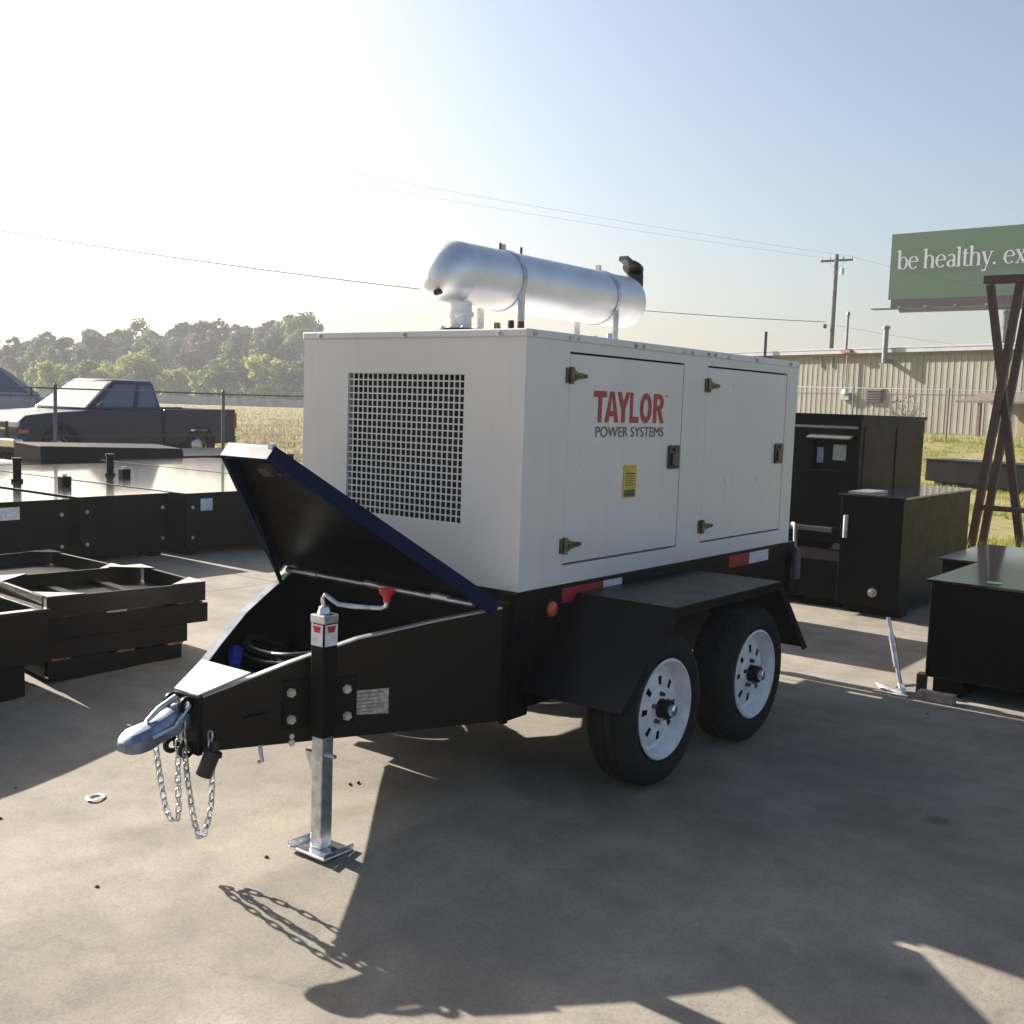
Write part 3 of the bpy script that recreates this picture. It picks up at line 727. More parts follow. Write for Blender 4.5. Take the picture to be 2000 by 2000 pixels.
for k in range(6):
    z = .465-k*.0145; a, c = on_plate(-.637, z, .0033), on_plate(-.53-.018*(k % 3), z, .0033); dl.beam(a, c, .0006, .004)
part(dl, 'plate_print', mat('grey_print', (.2, .18, .17), .5), dpo)
hk = MB(); a = on_plate(-.955, .30, .004); hk.tube([a, a+Vector((0,0,-.03))+nR*.01, a+Vector((.004,.004,-.055))+nR*.012, a+Vector((-.006,-.008,-.06))+nR*.01], .008, 8); part(hk, 'cable_hook', GALV)
gr2 = MB(); a = on_plate(-1.01, .40, .001); c = on_plate(-.93, .41, .001); gr2.tube([a, a+nR*.012+Vector((0,0,.012)), c+nR*.012+Vector((0,0,.012)), c], .005, 6); part(gr2, 'grab_bar', BLACK2)
# inner cables
def spl(pts, n=10):
    P = [Vector(p) for p in pts]; Q = [P[0]*2-P[1]]+P+[P[-1]*2-P[-2]]; out = []
    for i in range(1, len(Q)-2):
        for k in range(n):
            t = k/n; a, b, c, d = Q[i-1], Q[i], Q[i+1], Q[i+2]
            out.append(.5*((2*b)+(c-a)*t+(2*a-5*b+4*c-d)*t*t+(3*b-a-3*c+d)*t**3))
    return out+[P[-1]]
for k, (dz, dx, dy) in enumerate(((0, 0, 0), (-.035, -.02, -.02), (-.085, .02, -.05), (-.06, .05, .10))):
    part(MB().tube(spl([(-.97+dx, -.40+dy, .50+dz), (-.955+dx, -.58+dy, .575+dz), (-.90+dx, -.66+dy, .56+dz), (-.78+dx, -.67+dy, .55+dz), (-.62+dx, -.66+dy, .565+dz), (-.46, -.52+dy, .59+dz), (-.30, -.30, .60+dz), (-.2, -.12, .5+dz)]), .0125, 10), 'power_cable', CABLE, smooth=60)
part(MB().tube(spl([(-.36, -.58, .60), (-.27, -.46, .655), (-.2, -.40, .66)]), .010, 8), 'power_cable', CABLE, smooth=60)
bp_ = MB(); bp_.cyl((-.90, -.72, .545), (-.835, -.775, .515), .03, .026, 16); bp_.cyl((-.835, -.775, .515), (-.80, -.80, .505), .02, n=14); part(bp_, 'blue_plug', BLUE, smooth=40)
# open lid
LA, LB_, LC, LD = Vector((XL, -.115, .795)), Vector((0, -.115, .795)), Vector((-.525, -.845, 1.405)), Vector((-.80, -.845, 1.405))
nl = (LB_-LA).cross(LD-LA).normalized()
if nl.z < 0: nl = -nl          # nl points up and back: the lid's outer face
ld = MB(); ld.prism([LA, LB_, LC, LD], nl*.004)
lid = part(ld, 'lid', BLACK2)
lf = MB()
for a, c in ((LB_, LC), (LC, LD), (LD, LA)):
    mid = (LA+LB_+LC+LD)/4; e = (c-a).normalized(); inn = nl.cross(e)
    if inn.dot(mid-a) < 0: inn = -inn
    dn = -nl*.055
    lf.hexa([a, c, c+inn*.004, a+inn*.004, a+dn, c+dn, c+dn+inn*.004, a+dn+inn*.004])
    lf.hexa([a+dn, c+dn, c+dn+inn*.02, a+dn+inn*.02, a+dn*1.06, c+dn*1.06, c+dn*1.06+inn*.02, a+dn*1.06+inn*.02])
part(lf, 'lid_flange', mat('sky_tinted_black_edge', (.007, .013, .045), .5, var=.1, spec=.08), lid)  # blue in the base colour stands in for sky light on black paint
hb_ = MB(); hb_.cyl((XL+.05, -.128, .782), (-.12, -.135, .774), .013, n=14)
for x in (-1.15, -.75, -.35): hb_.cyl((x, -.1285, .782), (x+.09, -.1295, .780), .017, n=14)
part(hb_, 'hinge_rod', GALV, smooth=40)
gs = MB(); s0 = LA.lerp(LD, .58) - nl*.05 + Vector((.05, 0, 0)); s1 = Vector((-1.155, -.26, .735)); md_ = s0.lerp(s1, .55)
gs.cyl(s0, md_, .006, n=10); gs.cyl(md_, s1, .011, n=12)
part(gs, 'gas_strut', BLACK2, smooth=40)
lt_ = MB(); c = LC.lerp(LD, .55).lerp(LA.lerp(LB_, .5), .14) - nl*.004
e = (LC-LD).normalized(); dv = (LA.lerp(LB_, .5)-LC.lerp(LD, .5)).normalized()
lt_.hexa([c-e*.04-dv*.03, c+e*.04-dv*.03, c+e*.04+dv*.03, c-e*.04+dv*.03, c-e*.03-dv*.02-nl*.03, c+e*.03-dv*.02-nl*.03, c+e*.03+dv*.02-nl*.03, c-e*.03+dv*.02-nl*.03])
lt_.cyl(c-e*.07+dv*.02, c+e*.05+dv*.035, .008, n=8); part(lt_, 'lid_latch', mat('dull_latch', (.10,.10,.09), .5, .7), lid, bevel=.004)
hp = MB(); a = LC + nl*.004; hp.beam(a-e*.03, a-e*.005, .02, .02); part(hp, 'lid_clip', WHITEP, lid)

# ------------------------------------------------------------------ left side: stacked frames and tanks
def frame_unit(name, lx, ly, h, gus=True, loc=(0,0,0), rz=0, label='', group='', mt=BLACK, cross=2):
    t = thing(name, label, 'steel frame', loc, rz, group)
    w = .06
    for nm, bx in (('side_rail', (lx/2-w, lx/2, -ly/2, ly/2)), ('side_rail', (-lx/2, -lx/2+w, -ly/2, ly/2)), ('end_rail', (-lx/2+w+.001, lx/2-w-.001, -ly/2, -ly/2+w)), ('end_rail', (-lx/2+w+.001, lx/2-w-.001, ly/2-w, ly/2))):
        b = MB(); x0, x1, y0, y1 = bx
        # channel section: web and two flanges
        if nm == 'side_rail':
            sx = 1 if x0 > 0 else -1; xo = lx/2*sx
            b.box(xo-sx*.008, xo, y0, y1, 0, h); b.box(xo-sx*.022, xo-sx*.0085, y0, y1, h-.01, h); b.box(xo-sx*w, xo-sx*.0085, y0, y1, 0, .01)
        else:
            sy = 1 if y0 > 0 else -1; yo = ly/2*sy
            b.box(x0, x1, yo-sy*.008, yo, 0, h-.0005); b.box(x0, x1, yo-sy*.022, yo-sy*.0085, h-.0105, h-.0005); b.box(x0, x1, yo-sy*w, yo-sy*.0085, 0.0005, .01)
        b.build(nm, mt, t, bevel=.002)
    for k in range(cross):
        y = -ly/2 + ly*(k+1)/(cross+1); MB().box(-lx/2+.011, lx/2-.011, y-.03, y+.03, .021, h*.4).build('cross_bar', BLACK2, t)
    MB().box(-lx/2+.061, lx/2-.061, -ly/2+.061, ly/2-.061, .013, .02).build('dark_infill_sheet', BLACK2, t)  # dark sheet added so the open frame shows no light inside
    if gus:
        for sx in (-1, 1):
            for sy in (-1, 1):
                MB().prism([(sx*(lx/2-.002), sy*(ly/2-.002), h+.0005), (sx*(lx/2-.20), sy*(ly/2-.002), h+.0005), (sx*(lx/2-.002), sy*(ly/2-.22), h+.0005)], (0, 0, .006)).build('corner_gusset', TANKP, t)
    return t
gF = 'black steel skid frames stacked on the concrete'
def gzz(x, y): return gz(0, y)
rr_ = R(-8)
z = 0.0
dims = [(.78, .80, .105, -3.30, .08, 0), (.80, .84, .105, -3.30, .09, .01), (.84, .98, .115, -3.27, .13, -.01), (.84, .96, .11, -3.27, .12, .015)]
names_ = ['bottom black skid frame of the short stack beside the toolbox nose', 'second black skid frame up in the short stack of four',
          'third black skid frame up, jutting out of the short stack of four', 'topmost black skid frame with corner gussets on the short stack of four']
for i, (lx, ly, h, cx, cy, dr_) in enumerate(dims):
    frame_unit('skid_frame', lx, ly, h, i == 3, (cx, cy, z-.02 if i else -.02), rr_+dr_, names_[i], gF, BLACK if i % 2 else BLACK2)
    z += h
    if i < 3:
        for q, (sx, sy) in enumerate(((.36, -.33), (.36, .05), (.36, .36), (-.36, -.3), (-.36, .3))):
            c_ = Vector((cx+sx*math.cos(rr_)-sy*math.sin(rr_), cy+sx*math.sin(rr_)+sy*math.cos(rr_), z-.02))
            tb_ = MB().box(-.05, .028, -.05, .05, .0, .013).build('timber_spacer', ORANGEWOOD); tb_.location = c_; tb_.rotation_euler = (0, 0, rr_)
            tag(tb_, 'thin timber spacer between the '+('bottom and second', 'second and third', 'third and topmost')[i]+' frames of the short stack', 'spacer', 'timber spacers in the short frame stack')
        z += .0135
o = MB(); o.box(-.06, .06, -.003, .0, -.012, .018); tg_ = o.build('paper_tag', WHITEP); tg_.location = (-2.885, .0, .335); tg_.rotation_euler = (R(-12), 0, R(82)); tag(tg_, 'white paper tag hanging from the topmost skid frame of the short stack', 'tag')
z = 0.0
names_ = ['lowest black skid frame in the long stack beside the tanks', 'middle black skid frame in the long stack beside the tanks', 'top black skid frame in the long stack beside the tanks']
for i, (lx, ly, h, cx, cy) in enumerate([(1.1, 1.95, .11, -4.86, .02), (1.12, 2.0, .105, -4.84, .0), (1.1, 1.9, .11, -4.82, .01)]):
    frame_unit('skid_frame', lx, ly, h, i == 2, (cx, cy, z), R(-2), names_[i], gF, BLACK2 if i % 2 else BLACK)
    z += h + .0075
# open box at the left edge, standing on a narrower base
ob = thing('open_steel_box', 'open topped black steel box on a narrower base next to the frame stacks', 'steel box', (-3.52, -1.13, gz(0, -.6)), R(-4))
b = MB(); L0, L1, W0, W1, H0, H1 = -.6, .6, -.75, .75, .20, .48
b.box(L0, L0+.02, W0, W1, H0, H1); b.box(L1-.02, L1, W0, W1, H0, H1); b.box(L0+.021, L1-.021, W0, W0+.02, H0, H1); b.box(L0+.021, L1-.021, W1-.02, W1, H0, H1); b.box(L0+.021, L1-.021, W0+.021, W1-.021, H0, H0+.01)
b.build('box_walls', BLACK, ob, bevel=.003)
b = MB(); b.box(L0-.004, L0+.05, W0-.004, W1+.004, H1+.0005, H1+.012); b.box(L1-.05, L1+.004, W0-.004, W1+.004, H1+.0005, H1+.012); b.box(L0+.051, L1-.051, W0-.004, W0+.05, H1+.0005, H1+.012); b.box(L0+.051, L1-.051, W1-.05, W1+.004, H1+.0005, H1+.012)
b.build('box_rim', TANKP, ob, bevel=.002)
b = MB(); b.box(L0+.09, L1-.07, W0+.09, W1-.1, 0.0, .185); b.box(L0+.05, L1-.04, W0+.05, W1-.06, .186, .199); b.build('box_base', BLACK2, ob, bevel=.004)
# low tanks
def tank(x0, x1, y0, y1, h, label, z0=0.06, lid_split=()):
    cx, cy = (x0+x1)/2, (y0+y1)/2; hx, hy = (x1-x0)/2, (y1-y0)/2
    t = thing('fuel_tank', label, 'fuel tank', (cx, cy, gz(cx, cy)), 0, 'low black fuel tanks in the yard')
    MB().box(-hx, hx, -hy, hy, z0, h-.012).build('tank_body', BLACK2, t, bevel=.008)
    MB().box(-hx-.012, hx+.012, -hy-.012, hy+.012, h-.0115, h).build('tank_top', TANKP, t, bevel=.003)
    for sy in (-1, 1): MB().box(-hx+.05, hx-.05, sy*(hy-.1)-.05, sy*(hy-.1)+.05, 0, z0-.001).build('skid_runner', BLACK2, t)
    for z_ in (.18, h-.14):
        for sy in (-1, 1):
            b = MB(); bolt(b, (hx+.0005, sy*(hy-.07), z_), (1,0,0), .014, .008); b.build('tank_bolt', GALV, t)
    return t, hx, hy
tA, hx, hy = tank(-10.4, -6.5, -.6, 1.82, .61, 'long low black fuel tank with paper labels on its side, nearest the frame stacks')
for y, w_ in ((.52, .05), (.66, .09)): MB().box(hx+.0005, hx+.0025, y-w_, y+w_, .47-.02*(w_ > .06), .56).build('paper_label', WHITEP, tA)
tB, hx, hy = tank(-10.6, -6.5, 1.93, 2.87, .62, 'narrow low black fuel tank between two wider tanks')
tC, hx, hy = tank(-10.7, -6.35, 2.97, 5.02, .62, 'wide low black fuel tank with a pale blue sticker on its side')
MB().box(hx+.0005, hx+.0025, -.86, -.72, .44, .56).build('sticker', mat('pale_blue_sticker', (.42, .52, .68), .5), tC)
MB().box(hx+.0005, hx+.0025, .02, .14, .47, .57).build('sticker', mat('pale_blue_sticker', (.42, .52, .68), .5), tC)
b = MB(); b.box(hx+.001, hx+.18, -.3, .9, .26, .285); b.box(hx+.001, hx+.16, -.28, .88, .06, .259); b.build('step_box', BLACK2, tC)
tank(-11.3, -7.6, 5.12, 7.0, .62, 'low black fuel tank alongside the fence end of the tank row')
tank(-3.3, -1.5, 3.4, 4.5, .95, 'tall black fuel tank standing close behind the trailer')
tank(-15.0, -11.4, 1.0, 4.3, .58, 'low black fuel tank in the second row towards the pickup')
tank(-14.5, -12.4, 6.9, 9.6, .58, 'low black fuel tank in the far corner of the second row')
cv = thing('genset_cover', 'tall black sheet metal cover lying behind the low fuel tanks', 'cover', (-12.0, 5.75, 0))
b = MB(); b.hexa([(-.42, -1.35, 0), (.42, -1.35, 0), (.42, 1.1, 0), (-.42, 1.1, 0), (-.40, -1.30, .83), (.30, -1.30, .80), (.30, 1.0, .74), (-.40, 1.0, .78)]); b.build('cover_shell', BLACK2, cv, bevel=.01)
MB().box(.425, .435, -1.2, .9, .1, .14).build('cover_rib', BLACK2, cv)
# fittings standing on the tank tops
def fitting(x, y, z, k, label):
    t = thing('tank_fitting', label, 'tank fitting', (x, y, z), 0, 'black fittings on the tank tops')
    if k == 0:
        MB().cyl((0,0,0), (0,0,.03), .06, n=20).build('flange', BLACK2, t); MB().cyl((0,0,.03), (0,0,.22), .042, n=20).build('neck', BLACK2, t); MB().cyl((0,0,.22), (0,0,.25), .052, n=8).build('cap', BLACK, t)
    elif k == 1:
        MB().box(-.05,.05,-.05,.05,0,.10).build('box', BLACK2, t, bevel=.008); MB().cyl((0,0,.10), (0,0,.125), .022, n=10).build('knob', GALV, t)
    else:
        b = MB(); b.box(-.09,.09,-.10,.10,0,.16); b.build('body', BLACK2, t, bevel=.01)
        b = MB(); b.cyl((0,-.16,.18), (0,.16,.18), .075, n=18); b.build('drum', BLACK, t, smooth=40); MB().cyl((0,.02,.25), (0,.02,.31), .02, n=10).build('valve', RED, t)
        b = MB(); b.tube([(0,.15,.1), (.02,.3,.09), (.0,.44,.05), (0,.46,.012)], .024, 10); b.build('hose', CABLE, t)
fitting(-8.3, 2.30, .6205, 0, 'black filler neck on the narrow fuel tank')
fitting(-8.7, 3.62, .6205, 0, 'black filler neck on the blue stickered fuel tank')
fitting(-8.35, 3.58, .6205, 1, 'small square black vent box on the blue stickered fuel tank')
fitting(-8.6, 1.35, .6105, 2, 'black pump with red valve and hose on the paper labelled fuel tank')
fitting(-12.6, 3.4, .5805, 0, 'black filler neck on the second row fuel tank')
fitting(-7.6, 2.42, .6205, 1, 'small square black vent box on the narrow fuel tank')

# ------------------------------------------------------------------ right side
g2 = thing('black_genset', 'tall black generator cabinet with a hooded control window behind the trailer', 'generator', (-1.55, 6.9, 0))
def pg2(mb, name, mt=BLACK2, parent=g2, **k): return mb.build(name, mt, parent, world=True, **k)
e3 = MB(); wall_with_holes(e3, [-2.3, -1.26, -.90, -.82], [.60, 1.10, 1.37, 1.575], {(1,1)}, lambda u, v, d: (u, 6.0+d, v), .10)
e3.add([(-.82,6.0,.60), (-.82,7.75,.60), (-.82,7.75,1.575), (-.82,6.0,1.575), (-2.3,6,.60), (-2.3,7.75,.60), (-2.3,7.75,1.575), (-2.3,6,1.575)], [(0,1,2,3), (1,5,6,2), (5,4,7,6)])
pg2(e3, 'cabinet')
pg2(MB().box(-2.32, -.80, 5.98, 7.77, 1.5755, 1.605), 'cabinet_roof', BLACK2, bevel=.004)
pg2(MB().box(-2.3, -.84, 5.965, 5.999, 1.478, 1.50), 'rain_gutter', mat('worn_edge_steel', (.30, .28, .27), .4, .6))
cpn = pg2(MB().box(-1.27, -.89, 6.101, 6.12, 1.09, 1.38), 'control_panel', BLACK2)
pg2(MB().box(-1.25, -1.19, 6.098, 6.1008, 1.16, 1.30), 'panel_card', mat('pale_blue_sticker', (.42, .52, .68), .5), cpn)
pg2(MB().box(-1.10, -.98, 6.098, 6.1008, 1.19, 1.33), 'panel_screen', mat('grey_glass', (.35, .42, .46), .1, coat=.5), cpn)
hd = MB(); hd.hexa([(-1.28, 5.90, 1.385), (-.88, 5.90, 1.385), (-.88, 5.998, 1.40), (-1.28, 5.998, 1.40), (-1.28, 5.90, 1.395), (-.88, 5.90, 1.395), (-.88, 5.998, 1.425), (-1.28, 5.998, 1.425)]); pg2(hd, 'window_hood', mat('worn_edge_steel', (.30, .28, .27), .4, .6))
pg2(MB().box(-1.28, -.88, 5.93, 5.998, 1.08, 1.098), 'window_sill')
for y0, y1 in ((6.08, 6.85), (6.93, 7.66)): pg2(MB().box(-.8195, -.812, y0, y1, .68, 1.5), 'side_door', BLACK2, bevel=.004)
pg2(MB().box(-2.34, -.78, 5.93, 7.8, .46, .598), 'skid_rail', BLACK2, bevel=.004)
pg2(MB().box(-1.55, -1.0, 5.915, 5.929, .55, .592), 'skid_label', mat('dull_label', (.22, .19, .18), .6))
pg2(MB().box(-2.28, -.86, 6.05, 7.7, .0, .459), 'base_tank', BLACK2, bevel=.01)
pg2(MB().box(-2.28, -.63, 5.22, 6.04, .07, .40), 'front_step', BLACK2, bevel=.01)
for x in (-2.1, -.95): pg2(MB().box(x, x+.2, 5.28, 6.0, 0, .069), 'step_foot', BLACK2)
ch2 = MB(); ch2.tube(spl([(-1.36, 5.9, .60), (-1.31, 5.84, .58), (-1.29, 5.82, .42), (-1.26, 5.82, .28), (-1.2, 5.85, .22)]), .018, 8); pg2(ch2, 'battery_cable', mat('grey_cable', (.45, .44, .43), .5), smooth=60)
for x in (-1.42, -1.13):
    c_ = MB(); c_.cyl((x, 5.95, .30), (x, 5.95, .38), .035, .03, 12); c_.box(x-.02, x+.02, 5.93, 6.049, .24, .30); pg2(c_, 'drain_valve', GALV)
pg2(MB().prism([(-1.08, 5.99, .30), (-.93, 5.99, .30), (-.93, 5.99, .46), (-.99, 5.99, .46)], (0, .006, 0)), 'side_tag', mat('pale_blue_sticker', (.42, .52, .68), .5))

t2 = thing('black_tank', 'upright black steel tank with open lid edge beside the generator cabinet', 'tank', (-.33, 6.0, 0))
def pt2(mb, name, mt=BLACK2, parent=t2, **k): return mb.build(name, mt, parent, world=True, **k)
pt2(MB().box(-.60, -.10, 5.07, 6.9, .08, .955), 'tank_body', bevel=.006)
lt2 = MB(); lt2.box(-.62, -.08, 5.05, 6.92, .956, .972); pt2(lt2, 'tank_lid', TANKP, bevel=.003)
for y in (5.2, 6.65): pt2(MB().box(-.57, -.11, y, y+.14, 0, .079), 'skid_foot', BLACK2)
pt2(MB().box(-.56, -.38, 5.10, 5.5, .9725, .99), 'lid_plate', mat('scuffed_aluminium', (.36, .35, .34), .45, .7))
pt2(MB().cyl((-.54, 5.03, .62), (-.54, 5.03, .80), .02, n=10), 'side_handle', GALV)
b = MB(); bolt(b, (-.3, 5.0695, .2), (0,-1,0), .03, .02); pt2(b, 'drain_plug', GALV)

t3 = thing('large_tank', 'large black base tank with glossy lid at the edge of the yard shadow', 'tank', (1.7, 3.95, 0))
def pt3(mb, name, mt=BLACK, parent=t3, **k): return mb.build(name, mt, parent, world=True, **k)
pt3(MB().box(.785, 3.4, 2.91, 5.05, .10, .655), 'tank_body', bevel=.008)
pt3(MB().box(.765, 3.42, 2.885, 3.95, .656, .673), 'tank_top', TANKP, bevel=.003)
pt3(MB().box(.50, 3.42, 3.955, 5.10, .656, .672), 'tank_top', TANKP, bevel=.003)
pt3(MB().box(.53, .784, 3.98, 5.04, .06, .655), 'side_tank', BLACK2, bevel=.006)
for x in (.83, 2.0, 3.2): pt3(MB().box(x, x+.16, 2.93, 5.0, .0, .099), 'skid_runner', BLACK2)
pt3(MB().box(.75, .80, 2.87, 2.93, .0, .12), 'corner_lug', RUSTRED, bevel=.006)
pt3(MB().box(1.06, 1.14, 3.0, 3.06, .6735, .677), 'name_tag', mat('green_tag', (.05, .12, .06), .5))
for y in (3.3, 3.7): pt3(MB().cyl((1.3, y, .6735), (1.3, y, .71), .03, n=14), 'lid_plug', BLACK2)
sb = thing('timber_block', 'grey timber packing block under the corner of the large tank', 'timber', (.86, 2.78, 0))
MB().box(-.06, .14, -.05, .03, .0, .05).build('block', mat('grey_timber', (.30, .25, .22), .85, var=.25, scale=20, bump=.3), sb, bevel=.004)

j2 = thing('stand_jack', 'thin silver screw jack leaning on its foot plate beside the large tank', 'jack', (.66, 2.86, 0))
MB().cyl((.0, .02, .035), (-.13, .12, .40), .0125, n=10).build('screw_rod', ZINC, j2, smooth=40)
MB().cyl((-.035, .045, .13), (-.095, .093, .30), .019, n=10).build('sleeve', ZINC, j2, smooth=40)
b = MB(); b.hexa([(-.13, -.02, .012), (-.10, -.045, .0), (.09, -.15, .0), (.06, -.12, .012), (-.13, -.02, .024), (-.10, -.045, .012), (.09, -.15, .012), (.06, -.12, .024)]); b.build('foot_plate', ZINC, j2)
b = MB(); b.box(-.10, .10, -.16, -.13, .0, .015); b.beam((-.02, .0, .02), (.13, .06, .05), .02, .012); b.beam((0, .02, .03), (.07, -.12, .02), .03, .02); b.build('foot_arm', GALV, j2)

# red steel A-frame
af = thing('a_frame_hoist', 'dark red crossed steel A-frame hoist standing behind the black tanks', 'hoist frame', (-.6, 10.6, 0))
def paf(mb, name, parent=af, mt=RUSTRED, **k): return mb.build(name, mt, parent, world=True, **k)
YF, YB = 10.35, 10.85
for y, s_ in ((YF, 1), (YB, -1)):
    paf(MB().beam((-.98, y, 0), (-.645, y, 3.20), .085, .085, (0,1,0)), 'leg')
for y in (YF+.1, ):
    paf(MB().beam((-1.0, y, 3.20), (-.42, y, 0), .085, .085, (0,1,0)), 'leg')
paf(MB().beam((.62, YF, 0), (-.52, YF, 3.2), .085, .085, (0,1,0)), 'leg')
paf(MB().beam((-.35, YB, 3.2), (.5, YB, 0), .085, .085, (0,1,0)), 'leg')
paf(MB().box(-1.05, 1.6, YF-.06, YF+.06, 3.205, 3.30), 'top_beam', bevel=.004)
paf(MB().box(-.70, -.60, YF+.061, YB+.06, 3.205, 3.29), 'top_cross_beam', bevel=.004)
paf(MB().beam((-.92, YF, .55), (.45, YF, .55), .06, .06, (0,1,0)), 'tie_bar')
for x, y in ((-.98, YF), (-.98, YB), (-.42, YF+.1), (.62, YF), (.5, YB)): paf(MB().box(x-.09, x+.09, y-.07, y+.07, 0, .012), 'base_plate')
jb = thing('switch_box', 'small black switch box on a short post by the red hoist', 'switch box', (-1.28, 9.9, gz(-1.28, 9.9)))
MB().box(-.03, .03, -.03, .03, 0, .28).build('post', BLACK2, jb); MB().box(-.11, .10, -.06, .06, .281, .52).build('box', BLACK2, jb, bevel=.008); MB().box(-.09, -.04, -.0615, -.0602, .33, .47).build('sticker', WHITEP, jb)
bf = thing('long_crate', 'long low black steel skid tank lying on the grass', 'tank', (-2.3, 19.9, gz(-2.3, 19.9)-.02), R(-16))
MB().box(-2.2, 2.2, -.5, .5, .12, .56).build('tank_body', BLACK2, bf, bevel=.01)
MB().box(-2.22, 2.22, -.52, .52, .561, .58).build('tank_lid', BLACK, bf)
for x in (-1.9, 0, 1.9): MB().box(x-.08, x+.08, -.49, .49, 0, .119).build('skid_runner', BLACK2, bf)

# ------------------------------------------------------------------ warehouse
BA, BBv = Vector((-23.6, 48.0, 0)), Vector((7.2, 36.6, 0))
du = (BBv-BA).normalized(); dn = Vector((du.y, -du.x, 0)); LW = (BBv-BA).length
if dn.y > 0: dn = -dn
GZB = .90; ZE = 4.36
wh = thing('warehouse', 'cream ribbed metal warehouse with white eave beyond the grass', 'building', (BA.x, BA.y, GZB))
def bp3(u, d, z): q = BA + du*u + dn*d; return Vector((q.x, q.y, z))
def pw(mb, name, mt, parent=wh, **k): return mb.build(name, mt, parent, world=True, **k)
def hexw(mb, u0, u1, d0, d1, z0, z1): return mb.hexa([bp3(u0,d0,z0), bp3(u1,d0,z0), bp3(u1,d1,z0), bp3(u0,d1,z0), bp3(u0,d0,z1), bp3(u1,d0,z1), bp3(u1,d1,z1), bp3(u0,d1,z1)])
CREAM = mat('cream_ribbed_sheet', (.195, .185, .152), .6, var=.10, scale=.9, col2=(.168, .155, .115))
CREAM2 = mat('cream_ribbed_sheet_faded', (.205, .197, .17), .65, var=.10, scale=.7, col2=(.18, .17, .132))
TRIMW = mat('white_eave_sheet', (.30, .32, .34), .45, var=.06, scale=2)
BROWN = mat('brown_trim', (.22, .15, .08), .6)
pn_w = .915; npn = int(LW/pn_w)
for k in range(npn):
    u0 = k*pn_w; b = MB(); pr = []
    for r_ in range(3):
        a = u0 + r_*pn_w/3
        pr += [(a, 0), (a+.125, 0), (a+.145, .022), (a+.19, .022), (a+.21, 0)]
        pr += [(a+.25, .008), (a+.265, .008)]
    pr.append((u0+pn_w, 0))
    if 24.0 < u0 < 25.0 and False: continue
    v_ = [bp3(u, d, GZB+.02) for u, d in pr] + [bp3(u, d, ZE) for u, d in pr]; n_ = len(pr)
    b.add(v_, [(i, i+1, n_+i+1, n_+i) for i in range(n_-1)])
    pw(b, 'wall_panel', CREAM if (k*7) % 3 else CREAM2)
b = MB(); hexw(b, 0, LW, -14, -.05, GZB+.02, ZE-.02); pw(b, 'shell', CREAM)
b = MB(); hexw(b, -.15, LW+.15, -.02, .28, ZE+.0, ZE+.17); ev = pw(b, 'eave_gutter', TRIMW)
b = MB(); hexw(b, -.15, LW+.15, .03, .10, ZE-.09, ZE-.002); pw(b, 'eave_trim', BROWN, ev)
b = MB(); b.hexa([bp3(-.2, .3, ZE+.171), bp3(LW+.2, .3, ZE+.171), bp3(LW+.2, -7, ZE+.78), bp3(-.2, -7, ZE+.78), bp3(-.2, .3, ZE+.20), bp3(LW+.2, .3, ZE+.20), bp3(LW+.2, -7, ZE+.81), bp3(-.2, -7, ZE+.81)])
b.hexa([bp3(-.2, -7.01, ZE+.78), bp3(LW+.2, -7.01, ZE+.78), bp3(LW+.2, -14, ZE+.1), bp3(-.2, -14, ZE+.1), bp3(-.2, -7.01, ZE+.81), bp3(LW+.2, -7.01, ZE+.81), bp3(LW+.2, -14, ZE+.13), bp3(-.2, -14, ZE+.13)])
pw(b, 'roof', TRIMW)
b = MB(); b.prism([bp3(.0, -.06, ZE-.02), bp3(.0, -13.9, ZE-.02), bp3(.0, -7, ZE+.76)], du*.05); pw(b, 'gable', CREAM)
b = MB(); hexw(b, 0, LW, .001, .06, GZB-.2, GZB+.02); pw(b, 'footing', mat('footing_concrete', (.34, .32, .29), .9))
b = MB(); hexw(b, .0, LW, .036, .045, 2.62, 2.645); pw(b, 'conduit_run', CREAM)
# wall-mounted bits (u measured along the wall)
def vent_pipe(u, z0, z1, r_, mt, elbow, label_cap=True):
    b = MB(); b.cyl(bp3(u, .46, z0), bp3(u, .46, z1), r_, n=14)
    if elbow: b.cyl(bp3(u, .46, z0+.08), bp3(u, .03, z0+.08), r_*.95, n=14)
    o_ = pw(b, 'flue_pipe', mt, smooth=40)
    if label_cap:
        c_ = MB(); c_.cyl(bp3(u, .46, z1), bp3(u, .46, z1+.10), r_*1.5, r_*1.5, 14); c_.cyl(bp3(u, .46, z1+.10), bp3(u, .46, z1+.17), r_*1.5, .02, 14); pw(c_, 'flue_cap', mt, o_, smooth=40)
    return o_
def ulen(px_pt): return (Vector((px_pt[0], px_pt[1], 0))-BA).dot(du)
FLUE = mat('weathered_flue_steel', (.20, .205, .22), .5, .3, var=.2, scale=5)
vent_pipe(10.45, 3.9, 5.35, .11, FLUE, True)
vent_pipe(3.3, 4.2, 5.5, .07, BLACK2, True, False)
b = MB(); b.cyl(bp3(8.20, .22, 2.75), bp3(8.20, .22, ZE), .035, n=10); b.cyl(bp3(8.20, .34, ZE), bp3(8.20, .34, 6.05), .06, n=10); b.cyl(bp3(8.20, .34, 6.05), bp3(8.20, .34, 6.2), .10, .07, 10); pw(b, 'service_mast', FLUE)
b = MB(); hexw(b, 8.00, 8.50, .24, .44, ZE+.02, ZE+.16); pw(b, 'mast_flashing', mat('rusty_flashing', (.25, .10, .05), .8))
b = MB(); hexw(b, 7.95, 8.45, .037, .24, 2.28, 2.62); mb_ = pw(b, 'meter_box', FLUE, bevel=.02)
